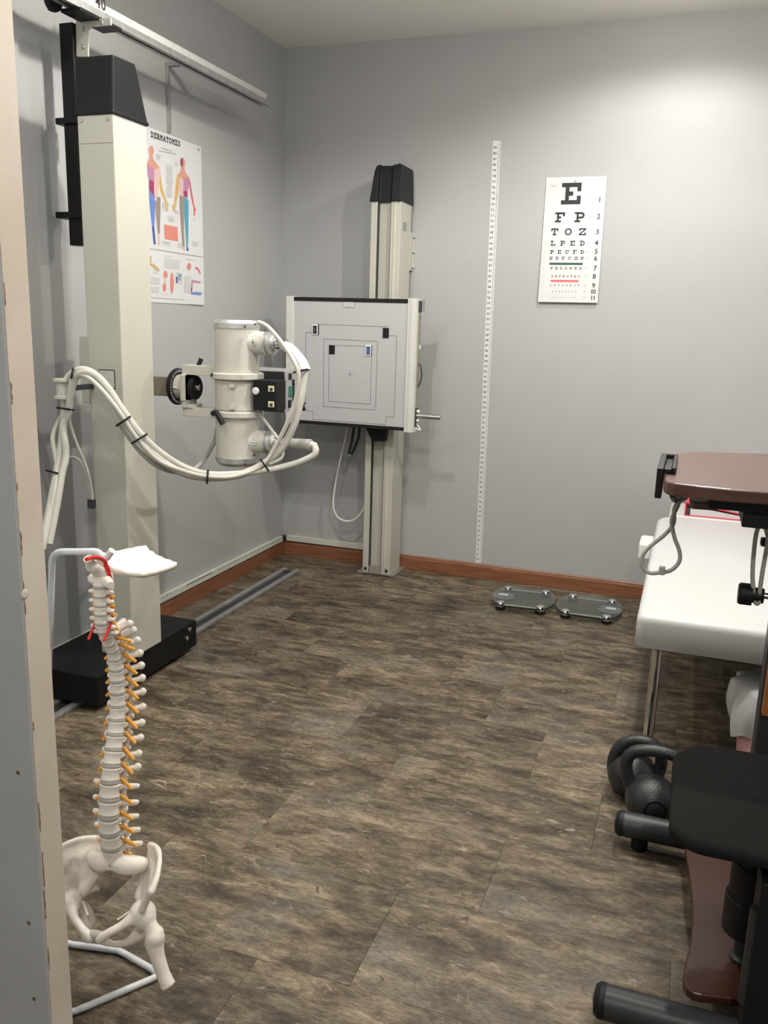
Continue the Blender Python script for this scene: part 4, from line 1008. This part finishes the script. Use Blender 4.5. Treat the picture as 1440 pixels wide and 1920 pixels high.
MB().tube(c2, .0042, 8).build('cord', M['cablegrey'], wk)

# ================================================================== stool
stl = thing('padded_stool', 'black padded square stool pushed under the walnut desk', 'stool', (2.285, -2.63, .112))
sx, sy = 2.285, -2.63
se = []
for x, y in rrect(2.126, 2.53, -2.812, -2.425, .05, 6, [.05, .085, .055, .05]):
    se.append((x-(.006 if x < 2.13 else 0), y))
pillow(se, .418, .450, .014, M['seat'], 'seat', stl)
MB().box(2.18, 2.45, -2.76, -2.48, .405, .422).build('seat_plate', M['black'], stl)
for r0, z0, z1 in ((.036, .315, .406), (.042, .245, .322), (.047, .175, .252)):
    g_ = MB().lathe([(r0-.004, z0), (r0, z0+.002), (r0, z1-.003), (r0-.003, z1)], (sx, sy, 0), (0, 0, 1), 24).build('gas_lift_cover', M['black'], stl)
    MB().lathe([(.0028, 0), (.0022, .0025), (0, .003)], V(sx+r0*.35, sy-r0*.93, z1-.012), (.35, -.93, 0), 8).build('stud', M['chrome'], g_)
MB().lathe([(.026, .1135), (.026, .119), (.020, .124), (.018, .178)], (sx, sy, 0), (0, 0, 1), 24).build('pedestal', M['char'], stl)

# ================================================================== kettlebells
def kettlebell(c, r, path, label, num):
    t = thing('kettlebell', label, 'kettlebell', (c.x, c.y, 0), 'kettlebells beside the couch leg')
    b = MB(); n, m = 28, 16; vs = []
    for i in range(m+1):
        th = PI*i/m; z = r*math.cos(th); rr = r*math.sin(th)
        if z < -r*.88: z = -r*.88; rr = min(rr, r*.48) if i < m else 0
        vs += [(c.x+rr*math.cos(2*PI*k/n), c.y+rr*math.sin(2*PI*k/n), c.z+z) for k in range(n)]
    b.add(vs, [(i*n+k, (i+1)*n+k, (i+1)*n+(k+1) % n, i*n+(k+1) % n) for i in range(m) for k in range(n)], True)
    ball = b.build('ball', M['iron'], t)
    P = smooth_path(path, 6); N = len(P)
    MB().tube(P, [.0165+.007*abs(2*i/(N-1)-1)**5 for i in range(N)], 14).build('handle', M['iron'], t)
    if num:
        d = (Vector((CAM.x, CAM.y, c.z+.25))-c); d.x += .55; d.normalize(); d = V(.18, -.975, .08).normalized()
        u = d.cross(V(0, 0, 1)).normalized()*-1; w = d.cross(u)*-1
        if w.z < 0: w = -w
        MB().lathe([(.031, -.006), (.030, .0005), (.029, .001)], c+d*(r-.0055), d, 24).build('number_disc', M['black'], ball)
        tb = MB(); text(tb, num, c+d*(r-.0055+.0015), u if u.x > 0 else -u, w, .020); tb.build('number', M['char'], ball, recalc=False)
k1 = V(2.090, -2.016, .0625)
h = lambda x, y, yy: on((x, y), 1, yy)
yk1 = -1.995
kettlebell(k1, .070, [h(1192, 1488, yk1), h(1180, 1466, yk1), h(1174, 1440, yk1), h(1178, 1420, yk1), h(1192, 1409, yk1), h(1220, 1407, yk1), h(1250, 1412, yk1), h(1278, 1424, yk1), h(1288, 1440, yk1), h(1284, 1466, yk1), h(1268, 1492, yk1)], 'front cast iron kettlebell with a number on its ball, beside the far desk foot', '20')
k2 = V(2.030, -1.885, .0600)
yk2 = -1.885
kettlebell(k2, .068, [h(1166, 1482, yk2), h(1154, 1460, yk2), h(1149, 1435, yk2), h(1155, 1410, yk2), h(1170, 1394, yk2), h(1192, 1388, yk2), h(1218, 1392, yk2), h(1236, 1406, yk2), h(1240, 1430, yk2), h(1232, 1454, yk2), h(1220, 1476, yk2)], 'rear cast iron kettlebell, its handle overlapped by the front one', '')

# ================================================================== waste bin under the couch
bc = on((1440, 1395), 1, -1.66)
BX, BY = 2.405, -1.66
bn = thing('waste_bin', 'small pink waste bin with a white liner under the couch', 'bin', (BX, BY, 0))
MB().lathe([(.085, .001), (.110, .300), (.106, .300), (.080, .006), (0, .006)], (BX, BY, 0), (0, 0, 1), 32).build('bucket', M['pink'], bn)
b = MB(); n, m = 64, 26; vs = []; random.seed(7)
ph = [(random.uniform(0, 6.28), random.randint(5, 15), random.uniform(-32, 32)) for _ in range(9)]
for i in range(m+1):
    t = i/m
    if t < .75: z = .155+(.308-.155)*t/.75; rb = .111+.012*math.sin(PI*t/.75)+.006*(t/.75)
    else: z = .308+.012*math.sin(PI*(t-.75)/.25); rb = .113-.10*((t-.75)/.25)**1.2
    for k in range(n):
        a = 2*PI*k/n
        w = sum(math.sin(f*a+p+g*z)*(2.2/f) for p, f, g in ph)*.0105*(1 if t < .8 else .3)
        low = .012*math.sin(3*a+1)+.008*math.sin(7*a) if t < .5 else 0
        vs.append((BX+(rb+w)*math.cos(a), BY+(rb+w)*math.sin(a), z+low*(1-2*t if t < .5 else 0)))
b.add(vs, [(i*n+k, i*n+(k+1) % n, (i+1)*n+(k+1) % n, (i+1)*n+k) for i in range(m) for k in range(n)], True)
b.build('liner', M['bag'], bn)
# ================================================================== spine model and its stand
S0 = on((213, 1610), 1, -3.0)
AX = V(.169, -.987, 0).normalized(); LX = V(.987, .169, 0).normalized(); ZX = V(0, 0, 1)
def Wd(a, l, z): return S0+AX*a+LX*l+ZX*z
def sag(q):
    p = on_plane(q, S0, LX)-S0; return p.dot(AX), p.z
sm = thing('spine_model', 'life-size white plastic spine and pelvis model beside the door', 'anatomical model', S0)
pix = [(187, 1078), (187, 1096), (188, 1122), (189, 1150), (192, 1178), (203, 1200), (213, 1222), (218, 1252), (220.5, 1300), (219.5, 1341), (214, 1394), (209, 1433), (205, 1487), (203.5, 1532), (206, 1562), (210, 1588), (214, 1612)]
cl_ = [V(a, 0, z) for a, z in (sag(q) for q in pix)]
dense = smooth_path(cl_, 12)
cum = [0]
for p, q in zip(dense, dense[1:]): cum.append(cum[-1]+(q-p).length)
def at(s):
    s = max(0, min(cum[-1]-1e-6, s))
    for i in range(len(cum)-1):
        if cum[i+1] >= s:
            t = (s-cum[i])/(cum[i+1]-cum[i]); return dense[i].lerp(dense[i+1], t), (dense[i+1]-dense[i]).normalized()
hts = [.80, .62]+[.60]*5+[.70, .74, .78, .82, .85, .88, .91, .94, .97, 1.0, 1.04, 1.08]+[1.16, 1.2, 1.24, 1.24, 1.22]
tot = sum(hts); sc = cum[-1]/tot
pos = 0
def frame(s):
    p, t = at(s); up = -t; an = V(up.z, 0, -up.x)          # anterior, perpendicular to the spine in the sagittal plane
    if an.x < 0: an = -an
    return p, up, an
def loc(p, up, an, a, l, u): 
    c = p+an*a+up*u; return Wd(c.x, l, c.z)
for i, hh in enumerate(hts):
    h0 = pos*sc; h1 = (pos+hh)*sc; pos += hh
    mid = (h0+h1)/2; p, up, an = frame(mid)
    kind = 'c' if i < 7 else 't' if i < 19 else 'l'
    f = i/23
    wd = .0125 if kind == 'c' else .0130+.0055*(i-7)/12 if kind == 't' else .0205+.0012*(i-19)/4     # half width
    dp = wd*(.80 if kind == 'c' else .92 if kind == 't' else .78)
    hb = hh*sc*(.80 if kind != 'l' else .76)
    b = MB(); n = 16; vs = []
    prof_ = [(.86, -.5), (1.03, -.45), (1.0, -.36), (.86, 0), (.99, .36), (1.03, .45), (.86, .5)]
    for k_, u in prof_:
        for k in range(n):
            an_ = 2*PI*k/n
            x = dp*k_*math.cos(an_); 
            if x < -dp*.6: x = -dp*.6
            vs.append(loc(p, up, an, x, wd*k_*math.sin(an_), u*hb))
    b.add(vs, [(q*n+k, q*n+(k+1) % n, (q+1)*n+(k+1) % n, (q+1)*n+k) for q in range(len(prof_)-1) for k in range(n)], True)
    b.add(vs[:n], [tuple(reversed(range(n)))], True); b.add(vs[-n:], [tuple(range(n))], True)
    L_ = lambda a, l, u: loc(p, up, an, a, l, u)
    # pedicles and lamina
    for sg in (-1, 1):
        b.tube([L_(-dp*.5, sg*wd*.72, hb*.18), L_(-dp-.006, sg*wd*.78, hb*.12), L_(-dp-.016, sg*wd*.4, -.001), L_(-dp-.020, 0, -.003)], [.0060, .0062, .0058, .0055], 8)
        # facets
        fr_ = .0055 if kind == 'c' else .0055 if kind == 't' else .0068
        b.tube([L_(-dp-.008, sg*wd*.85, hb*.62), L_(-dp-.011, sg*wd*.82, 0), L_(-dp-.014, sg*wd*.72, -hb*.66)], [fr_*.8, fr_, fr_*.75], 8)
        # transverse processes
        if kind == 'c': e_ = [L_(-.004, sg*wd*.9, 0), L_(-.004, sg*(wd+.008), -.001)]; rr = [.0048, .0042]
        elif kind == 't': e_ = [L_(-dp-.008, sg*wd*.8, hb*.1), L_(-dp-.020, sg*(wd+.012), hb*.2), L_(-dp-.024, sg*(wd+.017), hb*.25)]; rr = [.0062, .0058, .0078]
        else: e_ = [L_(-dp-.004, sg*wd*.8, hb*.1), L_(-dp-.010, sg*(wd+.014), hb*.12), L_(-dp-.012, sg*(wd+.022), hb*.14)]; rr = [.0060, .0060, .0054]
        b.tube(e_, rr, 8); b.ball(e_[-1], rr[-1], 8, 6)
    # spinous process
    if kind == 'c': e_ = [L_(-dp-.018, 0, -.003), L_(-dp-.026-.012*(i > 5), 0, -.008)]; rr = [.0045, .0042]
    elif kind == 't': e_ = [L_(-dp-.018, 0, -.003), L_(-dp-.034, 0, -.014), L_(-dp-.046, 0, -.022)]; rr = [.0062, .0056, .0072]
    else: e_ = [L_(-dp-.018, 0, -.002), L_(-dp-.032, 0, -.006), L_(-dp-.046, 0, -.009)]; rr = [.0066, .0074, .0084]
    b.tube(e_, rr, 8); b.ball(e_[-1], rr[-1], 8, 6)
    v = b.build('vertebra', M['bone'], sm, recalc=True)
    # disc under the vertebra
    p2, up2, an2 = frame(h1)
    b = MB(); vs = []; hd = hh*sc*.24
    for k_, u in ((.90, -.62), (1.0, -.4), (1.04, 0), (1.0, .4), (.90, .62)):
        vs += [loc(p2, up2, an2, max(dp*k_*math.cos(2*PI*k/n), -dp*.62), wd*k_*math.sin(2*PI*k/n), u*hd) for k in range(n)]
    b.add(vs, [(q*n+k, q*n+(k+1) % n, (q+1)*n+(k+1) % n, (q+1)*n+k) for q in range(4) for k in range(n)], True)
    b.add(vs[:n], [tuple(reversed(range(n)))], True); b.add(vs[-n:], [tuple(range(n))], True)
    b.build('intervertebral_disc', M['disc'], sm)
    # nerve roots
    if i >= 1:
        for sg in (-1, 1):
            ln = .010 if kind == 'c' else .018
            Q = lambda a, l, u: loc(p2, up2, an2, a, l, u)
            drop = .003 if kind == 'c' else .017 if kind == 't' else .013
            MB().tube([Q(-dp*.95, sg*wd*.35, .004), Q(-dp*.95-.001, sg*(wd*.85), .002), Q(-dp*.95-.002-.004*(kind != 'c'), sg*(wd*.95+ln), -drop)], [.0028, .0036, .0033], 8).build('nerve_root', M['nerve'], sm)
# arteries through the neck
for sg in (-1, 1):
    pts = []
    for (x, y), back in zip(((184, 1092), (186, 1110), (188, 1130), (190, 1150), (190, 1166), (188, 1180), (181, 1200)), (.012, .012, .012, .012, .010, .002, -.002)):
        a, z = sag((x, y)); pts.append(Wd(a-back, sg*.0150, z))
    MB().tube(smooth_path(pts), .0024, 8).build('artery', M['artery'], sm)
a0 = [on_plane(q, S0+LX*.012, LX) for q in ((199, 1064), (197, 1054), (188, 1047), (174, 1045), (162, 1049))]
MB().tube(smooth_path(a0), .0038, 8).build('artery', M['artery'], sm)
a1 = [on_plane(q, S0+LX*.014, LX) for q in ((200, 1062), (204, 1074), (206, 1086), (208, 1090))]
MB().tube(smooth_path(a1), .0040, 8).build('artery', M['artery'], sm)
# atlas region: arch and skull base
b = MB()
t0 = [on_plane(q, S0, LX) for q in ((166, 1047), (172, 1060), (184, 1069), (193, 1078))]
b.tube(smooth_path(t0), [.009]*6+[.012]*6+[.013]*7, 10)
b.tube([on_plane((170, 1082), S0-LX*.02, LX), on_plane((176, 1086), S0-LX*.012, LX), on_plane((200, 1090), S0+LX*.012, LX), on_plane((208, 1098), S0+LX*.03, LX)], [.007, .010, .011, .007], 10)
b.build('atlas', M['bone'], sm)
# occipital plate: shallow dish standing out behind
random.seed(3)
b = MB(); nu, nv = 16, 12
ctr = [on_plane(q, S0, LX) for q in ((203, 1064), (225, 1067), (250, 1063), (278, 1056), (302, 1049))]
ctr = smooth_path(ctr, 4); nu = len(ctr)-1
top = []; bot = []
for i in range(nu+1):
    s = i/nu
    hw = .044*min(1, .55+s*3)*(1-.22*max(0, (s-.7)/.3)**2)
    for j in range(nv+1):
        t = -1+2*j/nv
        jag = random.uniform(-.0022, .0022) if abs(t) > .95 or i in (0, nu) else random.uniform(-.0005, .0005)
        p = ctr[i]+LX*(t*hw+jag)+ZX*(.006*t*t-.015*t+.002+jag*.6-.005*math.sin(PI*s)*(1-t*t))
        top.append(p+ZX*.0045); bot.append(p-ZX*.0065)
nn = (nu+1)*(nv+1); id_ = lambda i, j: i*(nv+1)+j
fs = []
for i in range(nu):
    for j in range(nv):
        fs.append((id_(i, j), id_(i+1, j), id_(i+1, j+1), id_(i, j+1))); fs.append((nn+id_(i, j), nn+id_(i, j+1), nn+id_(i+1, j+1), nn+id_(i+1, j)))
rim = [id_(0, j) for j in range(nv+1)]+[id_(i, nv) for i in range(1, nu+1)]+[id_(nu, j) for j in range(nv-1, -1, -1)]+[id_(i, 0) for i in range(nu-1, 0, -1)]
for a_, c_ in zip(rim, rim[1:]+rim[:1]): fs.append((a_, c_, nn+c_, nn+a_))
b.add(top+bot, fs, True); op = b.build('occipital_plate', M['bone'], sm)
# sacrum and coccyx
b = MB(); n = 16; vs = []
sec = [(0.002, 0, .044, .020), (-.006, -.010, .052, .019), (-.028, -.026, .046, .017), (-.052, -.042, .036, .015), (-.072, -.060, .026, .012), (-.084, -.080, .016, .009), (-.082, -.098, .009, .006), (-.075, -.108, .004, .004)]
for a_, z, w, d in sec:
    vs += [Wd(a_-.004+d*math.cos(2*PI*k/n)*(.75 if abs(math.sin(2*PI*k/n)) > .6 else 1), w*math.sin(2*PI*k/n), z) for k in range(n)]
b.add(vs, [(q*n+k, q*n+(k+1) % n, (q+1)*n+(k+1) % n, (q+1)*n+k) for q in range(len(sec)-1) for k in range(n)], True)
b.add(vs[:n], [tuple(reversed(range(n)))], True); b.add(vs[-n:], [tuple(range(n))], True)
for sg in (-1, 1): b.tube(smooth_path([Wd(.004, sg*.004, -.004), Wd(.000, sg*.026, -.010), Wd(-.016, sg*.050, -.016)], 4), [.016, .017, .018, .019, .019, .019, .018, .017, .015], 14); b.ball(Wd(-.016, sg*.050, -.016), .015, 12, 8)
for z, a_ in ((-.014, -.040), (-.030, -.062), (-.048, -.080)): b.tube([Wd(a_+.01, 0, z), Wd(a_-.006, 0, z-.004)], [.008, .005], 8)
sac = b.build('sacrum', M['bone'], sm)
rm = sac.modifiers.new('remesh', 'REMESH'); rm.mode = 'VOXEL'; rm.voxel_size = .0032; rm.use_smooth_shade = True
s2 = sac.modifiers.new('smooth', 'SMOOTH'); s2.iterations = 6; s2.factor = .5
for sg in (-1, 1):
    for k, (a_, z, l) in enumerate(((.0035, -.016, .022), (-.0180, -.032, .018), (-.0400, -.048, .014))):
        MB().ball(Wd(a_-.0035, sg*l, z), .0052, 8, 6, (1, .8, 1.2)).build('foramen', M['hole'], sac)
        if k < 1: MB().tube([Wd(a_, sg*l, z), Wd(a_+.003, sg*(l+.005), z-.006)], .0025, 8).build('nerve_root', M['nerve'], sm)
# hip bones: iliac wing, socket, pubic and ischial rami grown together by remeshing
def hip(sg):
    def Wd(a, l, z):
        l2 = abs(l); l2 = .045+(l2-.045)*.80 if l2 > .045 else l2
        z2 = z*.48 if z > 0 else z-.012*max(0, 1+z/.05) if z > -.05 else z
        return S0+AX*a+LX*math.copysign(l2, l)+ZX*(z2-.008*(z > -.06))
    b = MB()
    rows_ = [  # from the sacro-iliac edge/brim up to the crest, back to front: (a, l, z)
        [(-.040, .036, -.030), (-.050, .044, -.008), (-.054, .050, .006), (-.052, .056, .020)],
        [(-.022, .046, -.038), (-.030, .062, -.004), (-.030, .078, .026), (-.028, .086, .046)],
        [(.004, .056, -.050), (.000, .078, -.010), (.002, .100, .030), (.003, .110, .058)],
        [(.020, .066, -.060), (.024, .086, -.022), (.030, .110, .020), (.032, .124, .052)],
        [(.030, .072, -.066), (.040, .090, -.034), (.050, .110, .000), (.056, .130, .034)],
        [(.036, .074, -.070), (.050, .090, -.046), (.062, .106, -.016), (.074, .128, .010)]]
    thk = .0045; m = len(rows_[0]); N = len(rows_)
    sm_rows = []
    for r_ in rows_:
        sm_rows.append(smooth_path([V(*q) for q in r_], 4))
    cols = list(zip(*sm_rows)); cols = [smooth_path(c_, 4) for c_ in cols]
    nu_, nv_ = len(cols), len(cols[0])
    fr_, bk_ = [], []
    for i in range(nu_):
        for j in range(nv_):
            p = cols[i][j]; du = cols[min(i+1, nu_-1)][j]-cols[max(i-1, 0)][j]; dv = cols[i][min(j+1, nv_-1)]-cols[i][max(j-1, 0)]
            nrm = du.cross(dv).normalized(); t = thk*(.62+.6*(i/(nu_-1))**6+.5*(j/(nv_-1))**5)
            fr_.append(p+nrm*t); bk_.append(p-nrm*t)
    vv = [Wd(p.x, sg*p.y, p.z) for p in fr_+bk_]; K = nu_*nv_; ix = lambda i, j: i*nv_+j; fs = []
    for i in range(nu_-1):
        for j in range(nv_-1): fs += [(ix(i, j), ix(i+1, j), ix(i+1, j+1), ix(i, j+1)), (K+ix(i, j), K+ix(i, j+1), K+ix(i+1, j+1), K+ix(i+1, j))]
    rim = [ix(0, j) for j in range(nv_)]+[ix(i, nv_-1) for i in range(1, nu_)]+[ix(nu_-1, j) for j in range(nv_-2, -1, -1)]+[ix(i, 0) for i in range(nu_-2, 0, -1)]
    for a_, c_ in zip(rim, rim[1:]+rim[:1]): fs.append((a_, c_, K+c_, K+a_))
    b.add(vv, fs, True)
    w = lambda *q: Wd(q[0], sg*q[1], q[2])
    def limb(pts, rr):
        P = smooth_path([w(*q) for q in pts], 4); n_ = len(P); R_ = []
        for k in range(n_):
            t = k/(n_-1)*(len(rr)-1); j = min(int(t), len(rr)-2); R_.append(rr[j]+(rr[j+1]-rr[j])*(t-j))
        b.tube(P, R_, 12); b.ball(P[0], R_[0], 12, 8); b.ball(P[-1], R_[-1], 12, 8)
    crest = [(-.054, .053, .018), (-.028, .086, .046), (.003, .110, .058), (.032, .124, .052), (.056, .130, .034), (.074, .128, .010)]
    limb(crest, [.008, .0065, .0055, .0055, .0065, .0075])
    limb([(.074, .128, .010), (.064, .110, -.018), (.060, .096, -.044)], [.0065, .0055, .008])
    b.ball(w(.040, .084, -.080), .026, 16, 10)
    limb([(.048, .074, -.078), (.068, .050, -.088), (.082, .024, -.100), (.082, .010, -.112)], [.014, .0085, .008, .0105])
    limb([(.082, .010, -.114), (.066, .026, -.134), (.044, .044, -.146), (.018, .056, -.146)], [.009, .0062, .0075, .014])
    limb([(.030, .076, -.094), (.010, .066, -.116), (.008, .058, -.144)], [.016, .013, .015])
    limb([(.010, .066, -.072), (-.018, .054, -.086), (-.024, .050, -.094)], [.013, .007, .004])
    limb([(-.046, .040, -.018), (-.024, .050, -.044), (.010, .064, -.066)], [.010, .009, .014])
    o = b.build('hip_bone', M['bone'], sm)
    rm = o.modifiers.new('remesh', 'REMESH'); rm.mode = 'VOXEL'; rm.voxel_size = .0032; rm.use_smooth_shade = True
    s2 = o.modifiers.new('smooth', 'SMOOTH'); s2.iterations = 3; s2.factor = .5
    return o
hip(1); hip(-1)
MB().tube([Wd(.080, -.010, -.108), Wd(.080, .010, -.108)], [.009, .009], 12).build('pubic_disc', M['disc'], sm)
for sg in (-1, 1): MB().tube([Wd(.030, sg*.052, -.082), Wd(.052, sg*.030, -.092)], .0022, 8).build('peg', M['bone'], sm)
# femur stumps
def femur(sg):
    b = MB(); hc_ = Wd(.044, sg*.082, -.084)
    P0 = Vector(hc_)
    w = lambda a, l, z: P0+AX*a+LX*(sg*l)+ZX*z
    b.ball(P0, .0225, 16, 10)
    def limb(pts, rr):
        P = smooth_path([w(*q) for q in pts], 4); n_ = len(P); R_ = []
        for k in range(n_):
            t = k/(n_-1)*(len(rr)-1); j = min(int(t), len(rr)-2); R_.append(rr[j]+(rr[j+1]-rr[j])*(t-j))
        b.tube(P, R_, 14)
        return P
    limb([(0, 0, 0), (.006, .014, -.010), (.012, .026, -.030)], [.016, .0135, .017])
    limb([(.006, .028, -.012), (.012, .027, -.030), (.018, .024, -.052)], [.010, .0185, .015])
    limb([(.014, .024, -.036), (.022, .034, -.062), (.030, .048, -.090), (.036, .061, -.112)], [.0195, .0142, .0128, .0150])
    b.ball(w(.014, .026, -.030), .0190, 14, 10)
    o = b.build('femur', M['bone'], sm)
    rm = o.modifiers.new('remesh', 'REMESH'); rm.mode = 'VOXEL'; rm.voxel_size = .0032; rm.use_smooth_shade = True
    s2 = o.modifiers.new('smooth', 'SMOOTH'); s2.iterations = 3; s2.factor = .5
femur(1); femur(-1)
# hanging wire
hk_ = [on_plane(q, S0+LX*.004, LX) for q in ((198, 1042), (200, 1050), (199, 1062))]
MB().tube(hk_, .0012, 6).build('hanging_wire', M['char'], sm)

# ---- stand
sg_ = thing('spine_stand', 'bent pale grey tube stand with floor loop holding the spine model', 'stand', (1.08, -3.03, 0))
r_ = .0066
lp_ = [on(q, 2, r_+.0005) for q in ((137, 1771), (220, 1782), (228, 1785), (285, 1817), (294, 1826), (293, 1831), (283, 1836), (141, 1896))]
base_ = [V(.955, lp_[0].y-.002, r_+.0005)]+lp_[:2]+[lp_[2]]+lp_[3:7]+[lp_[7], V(lp_[7].x-.055, lp_[7].y-.030, r_+.0005)]
sq = lambda p0, p1, k: [p0.lerp(p1, t/k) for t in range(k)]
tp_ = Wd(0, 0, 0)
up_ = [on((x, y), 1, yy) for x, y, yy in ((97, 1075, -3.00), (97.5, 1056, -3.00), (100, 1044, -3.00), (107, 1037, -3.00), (120, 1034.5, -2.998), (150, 1034.5, -2.995), (176, 1034, -2.992), (184, 1036, -2.99), (190, 1041, -2.99), (197, 1046, -2.99), (201, 1045, -2.99), (205, 1039, -2.988), (210, 1032, -2.988))]
ft_ = V(up_[0].x-.000, up_[0].y, r_)
full = [base_[-1]]
MB().tube(base_[::1], r_, 12).build('floor_loop', M['standgrey'], sg_)
MB().tube([V(.955, base_[0].y, r_+.0005), V(.955, base_[0].y, r_+.0005)+V(-.012, -.02, .0), V(.935, -3.04, r_+.0005), V(.945, -3.10, r_+.0005), base_[-1]], r_, 12).build('floor_loop', M['standgrey'], sg_)
MB().tube([V(.938, -3.03, r_), V(.945, -3.028, .05)]+smooth_path(up_, 4), r_*.95, 12).build('upright', M['standgrey'], sg_)
